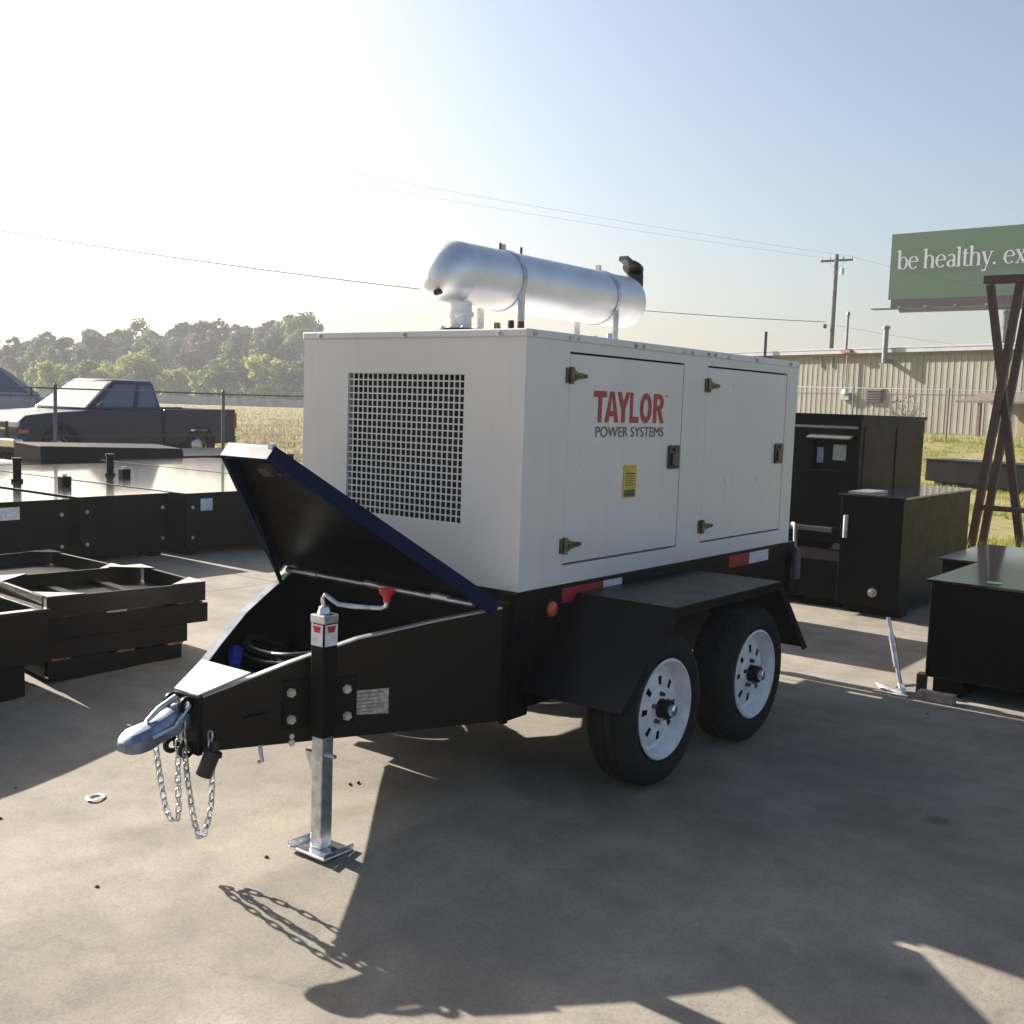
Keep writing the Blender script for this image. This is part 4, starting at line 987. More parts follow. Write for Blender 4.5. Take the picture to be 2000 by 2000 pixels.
b = MB(); b.cyl(bp3(8.20, .241, 2.64), bp3(8.20, .36, 2.66), .14, .12, 18); pw(b, 'meter_dome', mat('meter_glass', (.55, .57, .62), .15, coat=.6), mb_, smooth=40)
b = MB(); b.tube([bp3(8.60, .08, 2.5), bp3(8.75, .08, 2.4), bp3(8.77, .08, 1.6), bp3(8.77, .08, 1.0)], .025, 8); pw(b, 'conduit', FLUE)
b = MB(); hexw(b, 9.2, 10.15, .037, .10, 2.22, 2.86); vo_ = pw(b, 'louvre_frame', mat('dark_brown', (.045, .03, .028), .6))
for k in range(5):
    b = MB(); z_ = 2.28+k*.115; b.hexa([bp3(9.24, .101, z_), bp3(10.11, .101, z_), bp3(10.11, .17, z_-.03), bp3(9.24, .17, z_-.03), bp3(9.24, .101, z_+.015), bp3(10.11, .101, z_+.015), bp3(10.11, .17, z_-.015), bp3(9.24, .17, z_-.015)]); pw(b, 'louvre_slat', mat('dark_brown', (.045, .03, .028), .6), vo_)
for u in (6.55, 7.2):
    b = MB(); b.tube([bp3(u, .06, ZE-.1), bp3(u, .06, 3.75)], .03, 8); pw(b, 'drain_pipe', CREAM)
# porch
b = MB(); b.hexa([bp3(15.2, .04, 2.62), bp3(20.4, .04, 2.62), bp3(20.6, 1.5, 2.25), bp3(14.9, 1.5, 2.25), bp3(15.2, .04, 2.70), bp3(20.4, .04, 2.70), bp3(20.6, 1.5, 2.34), bp3(14.9, 1.5, 2.34)]); po = pw(b, 'porch_roof', mat('porch_shingle', (.10, .08, .065), .85, var=.2, scale=5))
for u in (15.9, 17.1, 19.9):
    b = MB(); hexw(b, u-.06, u+.06, 1.32, 1.44, GZB-.1, 2.25); pw(b, 'porch_post', mat('weathered_post', (.10, .065, .045), .85), po)
b = MB(); hexw(b, 16.7, 20.2, .05, .12, GZB+.02, 2.5); dw = pw(b, 'porch_wall', mat('ochre_boards', (.20, .16, .06), .75, var=.15, scale=2), po)
b = MB(); hexw(b, 17.9, 18.9, .121, .16, GZB+.04, 2.2); pw(b, 'door', mat('ochre_door', (.33, .22, .08), .6), po)
b = MB(); hexw(b, 15.4, 15.75, .037, .07, 1.2, 2.2); pw(b, 'window', mat('white_board', (.3, .3, .29), .5), po)

# utility pole and wires
up_ = thing('utility_pole', 'grey timber utility pole with crossarm behind the warehouse', 'utility pole', (-25.23, 66.05, .0))
POLE = mat('weathered_pole_timber', (.085, .072, .075), .9, var=.25, scale=3, bump=.3, bscale=12)
MB().cyl((0,0,0), (0,0,11.9), .17, .12, 14).build('shaft', POLE, up_, smooth=40)
MB().box(-1.05, 1.05, -.06, .06, 11.45, 11.58).build('crossarm', POLE, up_)
for x in (-1, -.45, .45, 1): MB().cyl((x, 0, 11.581), (x, 0, 11.76), .055, .035, 10).build('insulator', mat('porcelain', (.35, .33, .32), .3), up_)
b = MB(); b.beam((-.6, .07, 11.45), (0, .13, 10.95), .03, .02); b.beam((.6, .07, 11.45), (0, .13, 10.95), .03, .02); b.build('brace', GALV, up_)
MB().cyl((.45, -.1, 10.6), (.45, -.1, 11.0), .13, n=14).build('transformer_can', GALV, up_); MB().box(-.2, .46, -.11, -.09, 10.75, 10.8).build('can_bracket', GALV, up_)
MB().cyl((-.5, -.05, 7.2), (-.5, -.05, 7.45), .12, .1, 12).build('splice_can', BLACK2, up_); MB().box(-.5, .0, -.06, -.04, 7.38, 7.42).build('splice_arm', GALV, up_)
WIRE = mat('wire_black', (.03, .03, .03), .6)
def wire(a, b, sag, r_, label):
    a, b = Vector(a), Vector(b); pts = []
    for i in range(41):
        t = i/40; q = a.lerp(b, t); q.z -= sag*4*t*(1-t); pts.append(q)
    o_ = MB().tube(pts, r_, 5).build('overhead_wire', WIRE, smooth=60)
    tag(o_, label, 'wire', 'overhead wires')
wire((-25.7, 65.95, 7.6), (-59.3, 9.4, 10.9), 1.2, .022, 'thick low overhead cable running from the utility pole splice')
wire((-26.2, 66.0, 11.75), (-48.0, 6.0, 13.3), .5, .006, 'thin overhead wire from the left end of the pole crossarm')
wire((-24.3, 66.1, 11.75), (-45.5, 6.0, 13.5), .6, .006, 'thin overhead wire from the right end of the pole crossarm')
wire((-25.1, 66.0, 7.4), (-6.0, 80.0, 6.0), .6, .008, 'thin service wire running right from the utility pole')
wire((-24.2, 66.1, 11.7), (-3.5, 85.0, 9.0), .8, .006, 'thin overhead wire running right towards the billboard')

# billboard
P0, P1 = Vector((-24.45, 73.8, 0)), Vector((-15.7, 73.2, 0))
bu = (P1-P0).normalized(); bn = Vector((bu.y, -bu.x, 0))
if bn.y > 0: bn = -bn
bb = thing('billboard', 'green roadside billboard reading be healthy on a single steel column', 'billboard', (P0.x+bu.x*7.3, P0.y+bu.y*7.3, 0))
def bq(u, d, z): q = P0 + bu*u + bn*d; return Vector((q.x, q.y, z))
def pbb(mb, name, mt, parent=bb, **k): return mb.build(name, mt, parent, world=True, **k)
def hexb(mb, u0, u1, d0, d1, z0, z1): return mb.hexa([bq(u0,d0,z0), bq(u1,d0,z0), bq(u1,d1,z0), bq(u0,d1,z0), bq(u0,d0,z1), bq(u1,d0,z1), bq(u1,d1,z1), bq(u0,d1,z1)])
BZ0, BZ1, BWD = 9.72, 14.2, 14.6
b = MB(); hexb(b, 0, BWD, -.12, 0, BZ0, BZ1); face = pbb(b, 'face', mat('green_vinyl_print', (.062, .155, .060), .6, var=.1, scale=.35, col2=(.072, .142, .076)))
b = MB(); hexb(b, .2, BWD-.2, -.10, -.02, BZ0-.62, BZ0-.002); pbb(b, 'skirt', mat('brown_skirt', (.08, .03, .026), .7))
b = MB(); hexb(b, -.9, BWD+.6, .02, .75, BZ0-.70, BZ0-.64); cw = pbb(b, 'catwalk', mat('dark_steel_grate', (.06, .06, .075), .6))
for u in (1.2, 3.0, 5.0, 7.0, 9.0, 11.0, 13.0):
    b = MB(); hexb(b, u-.05, u+.05, -.5, .75, BZ0-.80, BZ0-.701); b.cyl(bq(u, .7, BZ0-.79), bq(u, .95, BZ0-.62), .10, n=8); pbb(b, 'catwalk_bracket', mat('dark_steel_grate', (.06, .06, .075), .6), cw)
b = MB(); b.cyl(bq(8.0, -.75, 0), bq(8.0, -.75, BZ0-.9), .42, n=24); pbb(b, 'column', mat('column_grey', (.11, .115, .13), .6), smooth=40)
b = MB(); b.cyl(bq(.6, -.75, BZ0-.55), bq(14, -.75, BZ0-.55), .3, n=16); pbb(b, 'torsion_beam', mat('column_grey', (.11, .115, .13), .6), smooth=40)
for u in (1, 3.5, 6, 8.5, 11, 13.5):
    b = MB(); hexb(b, u-.06, u+.06, -.3, -.121, BZ0-.5, BZ1-.1); pbb(b, 'upright', mat('column_grey', (.11, .115, .13), .6))
# serif lettering drawn as strokes
def glyphs():
    T, H, SF = .19, .075, .30
    def quad(p): return [p]
    def stem(x, y0, y1, w=T): return [[(x-w/2,y0),(x+w/2,y0),(x+w/2,y1),(x-w/2,y1)]]
    def serif(x, y, w=SF, h=.06): return [[(x-w/2,y),(x+w/2,y),(x+w/2,y+h),(x-w/2,y+h)]]
    def flag(x, y): return [[(x-T/2-.12, y-.10), (x-T/2+.01, y-.14), (x-T/2+.01, y), (x-T/2-.12, y-.05)]]
    def arc(cx, cy, rx, ry, a0, a1, n=18):
        o = []
        def pt(t):
            w = (H + (T-H)*abs(math.cos(t))**1.3)/2; c, s = math.cos(t), math.sin(t)
            return (cx+(rx+w)*c, cy+(ry+w*.8)*s), (cx+(rx-w)*c, cy+(ry-w*.8)*s)
        for i in range(n):
            a, b_ = pt(R(a0+(a1-a0)*i/n)); c, d = pt(R(a0+(a1-a0)*(i+1)/n)); o.append([a, c, d, b_])
        return o
    def diag(a, b_, w):
        return [[(a[0]-w/2, a[1]), (a[0]+w/2, a[1]), (b_[0]+w/2, b_[1]), (b_[0]-w/2, b_[1])]]
    G = {}
    G['b'] = (stem(.16, .02, 1.5) + flag(.16, 1.5) + arc(.46, .5, .30, .47, -165, 165, 26), .92)
    G['e'] = (arc(.43, .5, .32, .47, 12, 318, 30) + [[(.12,.53),(.76,.53),(.76,.60),(.12,.60)]], .90)
    G['h'] = (stem(.16, .03, 1.5) + flag(.16, 1.5) + serif(.16, 0) + arc(.44, .66, .27, .31, 0, 170, 14) + stem(.71, .03, .68) + serif(.71, 0), .98)
    G['a'] = (arc(.38, .27, .24, .24, 0, 360, 24) + stem(.60, .06, .72) + arc(.38, .70, .22, .25, 0, 150, 12) + [[(.6,.0),(.78,.02),(.78,.08),(.6,.1)]], .84)
    G['l'] = (stem(.18, .03, 1.5) + flag(.18, 1.5) + serif(.18, 0), .44)
    G['t'] = (stem(.22, .12, 1.28) + [[(.02,.93),(.48,.93),(.48,1.0),(.02,1.0)]] + arc(.37, .15, .15, .12, 180, 320, 8), .58)
    G['y'] = (diag((.12, 1.0), (.43, .05), .20) + diag((.72, 1.0), (.30, -.36), .08) + serif(.14, .95, .32) + serif(.72, .95, .26) + arc(.20, -.34, .09, .07, 180, 380, 10), .86)
    G['x'] = (diag((.14, 1.0), (.66, .0), .20) + diag((.64, 1.0), (.14, .0), .08) + serif(.15, .95, .3) + serif(.64, .95, .26) + serif(.16, 0, .28) + serif(.66, 0, .3), .84)
    G['.'] = ([[(.08+.11*math.cos(R(40*k)) + .08, .11+.11*math.sin(R(40*k))) for k in range(9)]], .42)
    G[' '] = ([], .42)
    return G
GL = glyphs(); b = MB(); cu = .50; sc = .875; zb_ = 11.75
for chh in 'be healthy. exe':
    polys, adv = GL[chh]
    for k_, pl_ in enumerate(polys): b.prism([bq(cu+u*sc, .004+.0006*(k_ % 5), zb_+v*sc) for u, v in pl_], bn*.01)
    cu += adv*sc*.93
sl_ = pbb(b, 'slogan_lettering', mat('white_vinyl', (.74, .77, .82), .5, var=.04), face)

# ------------------------------------------------------------------ chain-link fences
FENCEM = mat('weathered_fence_steel', (.14, .145, .15), .55, .6, var=.15, scale=8)
def fence(A, B, h, label, posts):
    A, B = Vector(A), Vector(B); d = (B-A); L_ = d.length; d = d/L_; t = thing('chain_link_fence', label, 'fence', (A.x, A.y, 0))
    def fp(u, z, o_=0): q = A+d*u; return Vector((q.x, q.y, gz(q.x, q.y)+z))
    for u in posts:
        b = MB(); b.cyl(fp(u, 0), fp(u, h+.03), .032, n=10); b.cyl(fp(u, h+.03), fp(u, h+.07), .036, .012, 10); b.build('post', FENCEM, t, world=True)
    b = MB(); n_ = int(L_/2)
    b.tube([fp(L_*i/n_, h-.02) for i in range(n_+1)], .014, 8); b.build('top_rail', FENCEM, t, world=True)
    b = MB(); p_ = .075; w_ = .0008; nrm = Vector((d.y, -d.x, 0)); k = -h
    while k < L_:
        for s_ in (1, -1):
            u0, u1, z0, z1 = (k, k+h, .04, h-.03) if s_ > 0 else (k, k+h, h-.03, .04)
            if u0 < 0: z0 += (z1-z0)*(-u0)/(u1-u0); u0 = 0
            if u1 > L_: z1 = z0+(z1-z0)*(L_-u0)/(u1-u0); u1 = L_
            a, c = fp(u0, z0)+nrm*.034*1, fp(u1, z1)+nrm*.034; sd = d*w_*.8
            b.add([a-sd, a+sd, c+sd, c-sd], [(0,1,2,3)])
        k += p_
    b.build('wire_mesh', FENCEM, t, world=True)
fence((-16.13, 2.0, 0), (-14.27, 17.4, 0), 1.62, 'grey chain link fence in front of the parked pickup', (.9, 4.9, 8.22, 11.6, 15.0))
fence((-20.0, 39.0, 0), (4.0, 29.5, 0), 1.75, 'chain link fence across the grass in front of the warehouse', (0, 4.2, 8.4, 12.5, 16.7, 20.9, 25.0))
# concrete barrier along the road
for i in range(26):
    a = Vector((RA[0]-dr.x*60+dr.x*i*8.0-nr.x*1.0, RA[1]-dr.y*60+dr.y*i*8.0-nr.y*1.0, 0)); c = a+Vector((dr.x, dr.y, 0))*7.94
    b = MB(); n2 = Vector((nr.x, nr.y, 0)); h_ = 1.15
    b.hexa([a-n2*.3, c-n2*.3, c+n2*.3, a+n2*.3, a-n2*.1+Vector((0,0,h_)), c-n2*.1+Vector((0,0,h_)), c+n2*.1+Vector((0,0,h_)), a+n2*.1+Vector((0,0,h_))])
    o_ = b.build('road_barrier', mat('barrier_concrete', (.32, .31, .30), .85, var=.12, scale=.8))
    tag(o_, 'grey concrete road barrier section beyond the dry field', 'barrier', 'concrete barrier sections along the far road')

# ------------------------------------------------------------------ pickup trucks
GLASS = mat('tinted_glass', (.07, .10, .16), .12, var=.02, rvar=.02, spec=.8)
GLASSL = mat('windscreen_glass', (.10, .13, .14), .06, var=.02, rvar=.02, spec=.8)
def arch(cx, cz, r_, z0, n=10):
    """points of a wheel-arch cut from right to left along z0"""
    a0 = math.asin(min(1, max(-1, (z0-cz)/r_)))
    return [(cx+r_*math.cos(t), cz+r_*math.sin(t)) for t in [a0+(math.pi-2*a0)*i/n for i in range(n+1)]]
def pickup(paint, label, loc, rz):
    t = thing('pickup_truck', label, 'pickup truck', loc, rz, 'pickup trucks parked beyond the fence')
    FX, RX, WR = 1.87, -1.77, .385
    hw = .96
    # front clip and cab lower: side outline with the wheel arch cut out
    prof = [(-.72, .42)] + [(1.35, .42)][:1] + list(reversed(arch(FX, WR, .46, .42))) + [(2.72, .42), (2.80, .52), (2.82, .80), (2.78, .95), (2.62, 1.055), (2.1, 1.115), (1.32, 1.165), (1.15, 1.19), (-.72, 1.20)]
    prof = [p for p in prof if not (p[0] > 1.34 and p[0] < 1.36)]
    b = MB(); b.prism([(x, -hw, z) for x, z in prof], (0, 2*hw, 0)); body = b.build('body', paint, t, bevel=.075, seg=4, smooth=45)
    # bed sides with arch
    for s_ in (-1, 1):
        pr = [(-2.86, .45)] + list(reversed(arch(RX, WR, .46, .45))) + [(-.76, .45), (-.76, 1.22), (-2.86, 1.25)]
        b = MB(); b.prism([(x, s_*hw, z) for x, z in pr], (0, -s_*.10, 0)); b.build('bed_side', paint, t, bevel=.03, seg=2, smooth=40)
    MB().box(-2.90, -2.84, -.87, .87, .55, 1.235).build('tailgate', paint, t, bevel=.02)
    MB().box(-2.83, -.77, -.859, .859, .70, .74).build('bed_floor', BLACK2, t); MB().box(-.80, -.765, -.859, .859, .741, 1.22).build('bed_front', BLACK2, t)
    # greenhouse
    B0 = [(1.22, .90), (-.73, .90)]; z0, z1 = 1.19, 1.80
    bot = [(1.24, -.90, z0), (1.24, .90, z0), (-.725, .90, z0), (-.725, -.90, z0)]; top = [(.42, -.70, z1), (.42, .70, z1), (-.62, .72, z1), (-.62, -.72, z1)]
    b = MB(); b.hexa([bot[0], bot[1], bot[2], bot[3], top[0], top[1], top[2], top[3]]); b.hexa([(.42,-.70,z1), (.42,.70,z1), (-.62,.72,z1), (-.62,-.72,z1), (.30,-.60,z1+.045), (.30,.60,z1+.045), (-.52,.62,z1+.045), (-.52,-.62,z1+.045)])
    cab = b.build('cab', paint, t, bevel=.05, seg=4, smooth=60)
    bx = [Vector(p) for p in bot]; tx = [Vector(p) for p in top]
    def win(name, a, b_, c, d, ins, mt):
        pts = [Vector(p) for p in (a, b_, c, d)]; mid = sum(pts, Vector())/4; n_ = (pts[1]-pts[0]).cross(pts[3]-pts[0]).normalized()
        if n_.dot(mid-Vector((0, 0, 1.4))) < 0: n_ = -n_
        pts = [p+(mid-p).normalized()*ins+n_*.004 for p in pts]
        MB().prism(pts, n_*.006).build(name, mt, cab)
    win('windscreen', bx[0], bx[1], tx[1], tx[0], .10, GLASSL)
    win('rear_window', bx[3], bx[2], tx[2], tx[3], .12, GLASS)
    for s_, i0, i3 in ((1, 1, 2), (-1, 0, 3)):
        def on(u, v): return bx[i0].lerp(bx[i3], u).lerp(tx[i0].lerp(tx[i3], u), v)
        win('door_window', on(.10, .08), on(.60, .08), on(.60, .93), on(.06, .93), .035, GLASS)
        win('quarter_window', on(.64, .08), on(.95, .08), on(.95, .93), on(.64, .93), .035, GLASS)
        for xx in (1.12, .05, -.66):
            MB().box(xx-.006, xx+.006, s_*(hw+.0005), s_*(hw+.0025), .50, 1.15).build('door_seam', BLKPL, body)
        b = MB(); b.box(.10, .26, min(s_*hw, s_*(hw+.03)), max(s_*hw, s_*(hw+.03)), 1.02, 1.05); b.build('door_handle', paint, body, bevel=.008)
        MB().box(-2.5, 2.3, s_*(hw+.0005)-.008, s_*(hw+.0005)+.008, .62, .67).build('side_moulding', BLKPL, body)
        b = MB(); b.hexa([(.98, s_*.92, 1.20), (1.05, s_*.92, 1.20), (1.02, s_*1.13, 1.20), (.98, s_*1.13, 1.20), (.98, s_*.92, 1.26), (1.05, s_*.92, 1.26), (1.02, s_*1.13, 1.40), (.98, s_*1.13, 1.40)]); b.build('mirror', BLKPL, t, bevel=.02)
        b = MB(); b.box(2.70, 2.815, min(s_*.60, s_*.93), max(s_*.60, s_*.93), .80, .94); hl = b.build('headlight', mat('headlight_glass', (.6, .62, .64), .08, coat=.8), t, bevel=.03)
        b = MB(); b.box(2.60, 2.80, min(s_*.80, s_*.965), max(s_*.80, s_*.965), .70, .78); b.build('turn_lamp', AMBER, t, bevel=.015)
        b = MB(); b.box(-2.895, -2.80, min(s_*.88, s_*.968), max(s_*.88, s_*.968), .80, 1.16); b.build('tail_light', mat('red_lens', (.4, .01, .01), .2, coat=.4), t, bevel=.015)
    b = MB(); b.box(2.76, 2.84, -.58, .58, .62, .93); gr_ = b.build('front_grille', BLKPL, t, bevel=.02); MB().box(2.835, 2.86, -.58, .58, .77, .81).build('grille_bar', CHROME, gr_)
    MB().box(2.72, 2.93, -.98, .98, .42, .60).build('front_bumper', CHROME, t, bevel=.04, seg=3)
    MB().box(-3.0, -2.905, -.92, .92, .46, .63).build('rear_bumper', CHROME, t, bevel=.03)
    MB().box(-2.6, 2.5, -.55, .55, .30, .6).build('chassis', BLACK2, t)
    for x in (FX, RX):
        for s_ in (-1, 1):
            b = MB(); b.lathe([(s_*a, r_) for a, r_ in ((-.12, .24), (-.12, .35), (-.09, .38), (.09, .385), (.12, .36), (.125, .27), (.10, .24))], (x, s_*.80, WR), 'y', 32); ty = b.build('tyre', RUBBER, t, smooth=40)
            b = MB(); b.lathe([(s_*a, r_) for a, r_ in ((.10, .245), (.115, .235), (.08, .21), (.06, .17), (.09, .09), (.10, .0))], (x, s_*.80, WR), 'y', 30, skip=lambda i, k: i == 2 and k % 5 in (1, 2, 3)); b.build('rim', mat('alloy', (.5, .5, .52), .3, .9), ty, smooth=40)
            b = MB(); b.cyl((x, s_*.80, WR), (x, s_*.83, WR), .235, n=20); b.build('brake_disc', BLACK2, ty)
    return t
NAVY = mat('navy_car_paint', (.010, .015, .055), .32, var=.05, coat=.12, rvar=.05, spec=.3)
SILV = mat('silver_car_paint', (.30, .30, .33), .3, .5, var=.04, coat=.8)
fwd = Vector((.102, -.994)).normalized(); lft = Vector((-fwd.y, fwd.x))
mid = Vector((-18.29, 10.24)) - lft*.92
cen = mid - fwd*.05
pickup(NAVY, 'dark blue extended cab pickup truck parked behind the chain link fence', (cen.x, cen.y, gz(cen.x, cen.y)), math.atan2(fwd.y, fwd.x))
sv = pickup(SILV, 'silver pickup truck parked nose first behind the dark blue pickup', (-26.8, 11.27, gz(-26.8, 11.27)), math.atan2(.89, .455))
sv.scale = (1.12, 1.1, 1.16)

# ------------------------------------------------------------------ trees
BARK = mat('bark', (.09, .07, .055), .95, var=.3, scale=3, bump=.5, bscale=8)
def crown_mesh(name, rnd, H, Wd, n_cl, n_lf, ls, mt, low=.15):
    b = MB()
    cl = []
    for k in range(n_cl):
        u = rnd.random(); z = H*(low + (.93-low)*u); prof = math.sin(math.pi*min(1, (u*.86+.12)))**.75
        a = rnd.random()*6.283; rr2 = Wd/2*prof*math.sqrt(rnd.random())*.85
        cl.append((rr2*math.cos(a), rr2*math.sin(a), z, Wd*(.07+.13*rnd.random()**1.5)))
    for k in range(n_lf):
        cx, cy, cz, cr = cl[rnd.randrange(n_cl)]
        while True:
            d = Vector((rnd.uniform(-1,1), rnd.uniform(-1,1), rnd.uniform(-1,1)))
            if .05 < d.length < 1: break
        d = d.normalized()*(.55+.5*rnd.random())
        p = Vector((cx, cy, cz))+Vector((d.x*cr, d.y*cr, d.z*cr*.8))
        if p.z < .15: p.z = .15+rnd.random()*.4
        s_ = ls*(.6+.8*rnd.random()); n_ = (d+Vector((rnd.uniform(-.8,.8), rnd.uniform(-.8,.8), rnd.uniform(-.2,1)))).normalized(); u_ = n_.orthogonal().normalized(); q = rnd.random()*6.28
        v_ = n_.cross(u_); e1 = u_*math.cos(q)+v_*math.sin(q); e2 = n_.cross(e1)
        b.add([p-e1*s_*.9, p-e2*s_*.45-e1*s_*.1, p+e1*s_*.95+n_*s_*.1, p+e2*s_*.5], [(0,1,2,3)])
    me = bpy.data.meshes.new(name); me.from_pydata(b.v, [], b.f); me.materials.append(mt)
    return me, cl
def trunk_mesh(name, rnd, H, cl, r0):
    b = MB(); top = H*.82
    pts = [(0,0,-.1)]+[(rnd.uniform(-.12,.12)*H*.05*k, rnd.uniform(-.12,.12)*H*.05*k, top*k/5) for k in range(1, 6)]
    b.tube(pts, [r0*1.25, r0, r0*.8, r0*.6, r0*.4, r0*.15], 8)
    for k in range(9):
        c = cl[rnd.randrange(len(cl))]; h = max(.15, min(.75, c[2]/H*.7)); i = h*5; j = int(i); a = Vector(pts[j]).lerp(Vector(pts[j+1]), i-j); e = Vector(c[:3])
        b.tube([a, a.lerp(e, .5)+Vector((0,0,.2)), e], [r0*.38, r0*.22, r0*.06], 6)
    me = bpy.data.meshes.new(name); me.from_pydata([tuple(v) for v in b.v], [], b.f); me.materials.append(BARK)
    return me
LFD = leaf_material('leaf_dark_green', (.05, .075, .032), (.10, .13, .05))
LFR = leaf_material('leaf_russet', (.085, .068, .045), (.13, .10, .06))
LFY = leaf_material('leaf_yellow_green', (.21, .26, .045), (.40, .40, .10))
LFM = leaf_material('leaf_mid_green', (.09, .12, .04), (.17, .20, .06))
rnd = random.Random(11)
KINDS = {}
for nm, mt, H, Wd, ncl, nlf, ls, low in (('dark_a', LFD, 14, 9, 44, 4000, .44, .14), ('dark_b', LFD, 16, 8.0, 42, 3800, .44, .16), ('russet', LFR, 13, 8.5, 34, 2500, .42, .2), ('mid', LFM, 12, 9.5, 42, 3700, .42, .08), ('shrub_a', LFY, 5.5, 5.6, 30, 2600, .26, .03), ('shrub_b', LFY, 6.5, 5.4, 32, 2800, .27, .04), ('shrub_c', LFM, 4.6, 5.2, 26, 2300, .25, .03)):
    cm, cl = crown_mesh('crown_'+nm, rnd, H, Wd, ncl, nlf, ls, mt, low); KINDS[nm] = (cm, trunk_mesh('trunk_'+nm, rnd, H, cl, .16 if H < 8 else .26), H)
TL = {'dark_a': 'dark green broadleaf tree in the hazy wood beyond the road', 'dark_b': 'tall dark green tree in the hazy wood beyond the road', 'russet': 'russet brown tree in the hazy wood beyond the road', 'mid': 'mid green tree in the hazy wood beyond the road',
      'shrub_a': 'rounded yellow green bush at the front of the wood', 'shrub_b': 'tall yellow green bush at the front of the wood', 'shrub_c': 'low mid green bush at the front of the wood'}
def tree(kind, x, y, s_, row=None):
    cm, tm, H = KINDS[kind]
    t = thing('broadleaf_tree' if 'shrub' not in kind else 'bush', TL[kind] + ('' if row is None else (', in its front rank', ', in its middle rank', ', in its back rank', ', in its rearmost rank')[row]), 'tree' if 'shrub' not in kind else 'bush', (x, y, gz(x, y)), rnd.random()*6.28, 'trees of the far wood' if 'shrub' not in kind else 'bushes in front of the far wood')
    t.scale = (s_*rnd.uniform(.9, 1.15), s_*rnd.uniform(.9, 1.15), s_)
    for n_, me in (('trunk', tm), ('crown', cm)):
        o_ = bpy.data.objects.new(n_, me); COL.objects.link(o_); o_.parent = t
def ray_pt(px, dist):
    a = yaw + math.atan((px-1000)/2147.2)
    return CP.x+math.sin(a)*dist, CP.y+math.cos(a)*dist
# skyline: (bearing column, wanted height of the tops in metres at 225 m)
sky_h = [(-140, 13.0), (-60, 12.0), (10, 11.3), (60, 11.8), (110, 12.6), (160, 13.8), (210, 14.4), (262, 15.0), (300, 14.2), (345, 15.0), (385, 16.4), (430, 15.6), (470, 16.0), (510, 17.0), (545, 19.0), (585, 17.2), (640, 15.5), (700, 13.5), (760, 11.5), (830, 10), (900, 9.5), (970, 9.2), (1040, 9), (1110, 8.8), (1180, 8.6), (1250, 8.4), (1320, 8.2), (1390, 8)]
import bisect
for i, (px, hh) in enumerate(sky_h):
    for row, dd in enumerate((205, 222, 240, 252)):
        k = ['dark_a', 'dark_b', 'mid', 'dark_a', 'dark_b', 'mid', 'russet'][(i*3+row*2) % 7] if row < 2 else 'dark_a' if row == 3 else ['dark_b', 'dark_a', 'dark_b', 'mid'][i % 4]
        if px == 385: k = 'russet'
        x, y = ray_pt(px+rnd.uniform(-22, 22)+(25 if row == 3 else 0), dd+rnd.uniform(-5, 5))
        H = KINDS[k][2]; want = (hh-1.6)*dd/225+1.6
        tree(k, x, y, want*(.72, .88, 1.0, .95)[row]*rnd.uniform(.93, 1.04)/H, row)
for i, (px, hh) in enumerate([(-80, 5), (-30, 4.6), (20, 4.4), (60, 5.2), (95, 6.0), (130, 4.6), (165, 6.4), (190, 5.6), (225, 7.0), (262, 8.6), (285, 7.0), (318, 5.6), (350, 6.4), (385, 6.0), (418, 6.6), (450, 7.6), (480, 8.4), (510, 9.0), (545, 7.6), (572, 7.0), (600, 6.2), (650, 6.6), (700, 6)]):
    x, y = ray_pt(px+rnd.uniform(-8, 8), 178+rnd.uniform(-6, 8)); k = ['shrub_a', 'shrub_b', 'shrub_c'][(i*5+i//3) % 3]
    tree(k, x, y, hh*rnd.uniform(.85, 1.0)/KINDS[k][2])

# dry bush by the warehouse fence
db = thing('dry_bush', 'bare pale twiggy bush growing against the warehouse wall', 'bush', (-12.2, 41.6, gz(-12.2, 41.6)))
rnd2 = random.Random(5); b = MB()
for k in range(60):
    a = rnd2.random()*6.28; l = rnd2.uniform(.5, 1.3); e = Vector((math.cos(a)*l*.6, math.sin(a)*l*.6, l)); m_ = e*.5+Vector((rnd2.uniform(-.1,.1), rnd2.uniform(-.1,.1), .1)); b.tube([(0,0,0), m_, e], [.016, .012, .004], 4)
b.build('twigs', mat('pale_twig', (.38, .32, .30), .9), db)
b = MB()
for k in range(260):
    p = Vector((rnd2.gauss(0,.4), rnd2.gauss(0,.4), rnd2.uniform(.5,1.5))); s_ = .06; b.add([p+Vector((rnd2.uniform(-s_,s_), rnd2.uniform(-s_,s_), rnd2.uniform(-s_,s_))) for _ in range(3)], [(0,1,2)])
b.build('dead_leaves', mat('dead_leaf', (.10, .09, .07), .9), db)

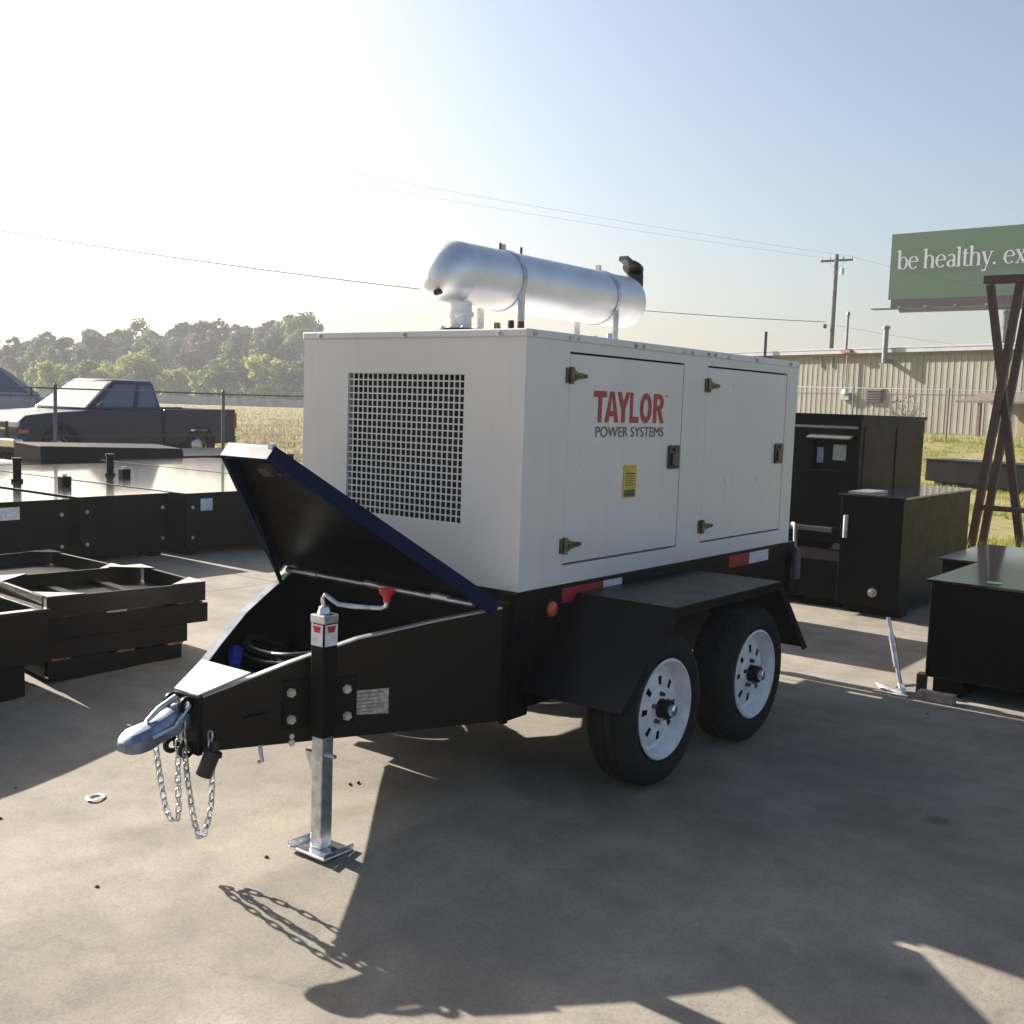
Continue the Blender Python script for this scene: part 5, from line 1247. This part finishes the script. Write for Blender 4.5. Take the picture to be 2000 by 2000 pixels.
# grass tufts on the lawn behind the yard and in the dry field
def grass(name, mt, label, n, fn, hmin, hmax, seed, w_=.012):
    r_ = random.Random(seed); b = MB()
    for k in range(n):
        x, y = fn(r_); z_ = gz(x, y)
        if mnoise.noise(Vector((x*.45, y*.45, seed))) + .5*mnoise.noise(Vector((x*1.7, y*1.7, seed))) < -.12: continue
        for q in range(3):
            a = r_.random()*6.28; h = r_.uniform(hmin, hmax); lx, ly = math.cos(a)*h*.5, math.sin(a)*h*.5; px_, py_ = -math.sin(a)*w_, math.cos(a)*w_
            ox, oy = r_.uniform(-.06,.06), r_.uniform(-.06,.06)
            b.v += [(x+ox-px_, y+oy-py_, z_-.02), (x+ox+px_, y+oy+py_, z_-.02), (x+ox+lx, y+oy+ly, z_+h)]; o_ = len(b.v); b.f.append((o_-3, o_-2, o_-1))
    me = bpy.data.meshes.new(name); me.from_pydata(b.v, [], b.f); me.materials.append(mt)
    o_ = bpy.data.objects.new(name, me); COL.objects.link(o_); o_['kind'] = 'stuff'; o_['label'] = label; o_['category'] = 'grass'
LAWN = leaf_material('lawn_blade', (.15, .20, .03), (.32, .30, .09))
DRYG = leaf_material('dry_blade', (.185, .155, .11), (.27, .23, .165))
def lawn_pt(r_):
    d = 9.5*(44/9.5)**r_.random(); px = r_.uniform(1500, 2250); x, y = ray_pt(px, d+3.5)
    return x, max(9.0, y)
def field_pt(r_):
    d = 24*(150/24)**r_.random(); px = r_.uniform(-100, 650); return ray_pt(px, d)
grass('lawn_grass', LAWN, 'short yellow green grass on the bank behind the yard', 26000, lawn_pt, .03, .10, 3)
def weed_pt(r_):
    if r_.random() < .5: return r_.uniform(-6, 3), 9.0+abs(r_.gauss(0, .25))
    u = r_.uniform(0, 25.8); q = Vector((-20, 39, 0)).lerp(Vector((4, 29.5, 0)), u/25.8); return q.x+r_.gauss(0, .3), q.y+r_.gauss(0, .3)
grass('verge_weeds', LAWN, 'taller weeds along the concrete edge and fence line', 1500, weed_pt, .12, .38, 8, .014)
grass('field_grass', DRYG, 'dry straw coloured grass on the field behind the fence', 16000, field_pt, .06, .22, 4, .02)

# ------------------------------------------------------------------ small litter on the concrete
rg = MB(); rg.lathe([(-.004, .034), (0, .042), (.004, .034), (0, .026)], (0, 0, 0), 'z', 24, close=True)
ro_ = rg.build('metal_ring', GALV, smooth=60); ro_.location = (-1.433, -1.026, gz(0, -1.026)+.007); tag(ro_, 'small flat metal ring lying on the sunlit concrete', 'ring')
STONE = mat('dark_stone', (.10, .085, .075), .9, var=.3, scale=40)
r3 = random.Random(9)
for k, (x, y) in enumerate([(-.419, -.948), (-.619, -.33), (-.60, -.30), (-.718, -1.46), (-1.821, -1.173), (-1.561, -1.376), (1.45, 2.55), (.95, 2.45)]):
    b = bmesh.new(); bmesh.ops.create_icosphere(b, subdivisions=1, radius=.007+.005*r3.random())
    for v in b.verts: v.co *= r3.uniform(.7, 1.2); v.co.z *= .6
    me = bpy.data.meshes.new('pebble'); b.to_mesh(me); b.free(); me.materials.append(STONE)
    o_ = bpy.data.objects.new('pebble', me); COL.objects.link(o_); o_.location = (x, y, gz(0, y)+.004); tag(o_, 'small dark pebble lying loose on the sunlit concrete', 'pebble', 'loose pebbles on the concrete')

# ------------------------------------------------------------------ air
hz = MB().box(-420, 120, -60, 420, -1.3, 22).build('haze', mat('haze_tmp', (.5, .5, .5)))
hm = bpy.data.materials.new('haze_air'); hm.use_nodes = True; t = hm.node_tree
t.nodes.remove(t.nodes['Principled BSDF']); pv = t.nodes.new('ShaderNodeVolumePrincipled')
pv.inputs['Color'].default_value = (.86, .90, .96, 1); pv.inputs['Density'].default_value = .0008; pv.inputs['Anisotropy'].default_value = .1
t.links.new(pv.outputs[0], t.nodes['Material Output'].inputs['Volume'])
hz.data.materials.clear(); hz.data.materials.append(hm)
hz['kind'] = 'stuff'; hz['label'] = 'thin pale haze in the air over the yard and wood'; hz['category'] = 'haze'
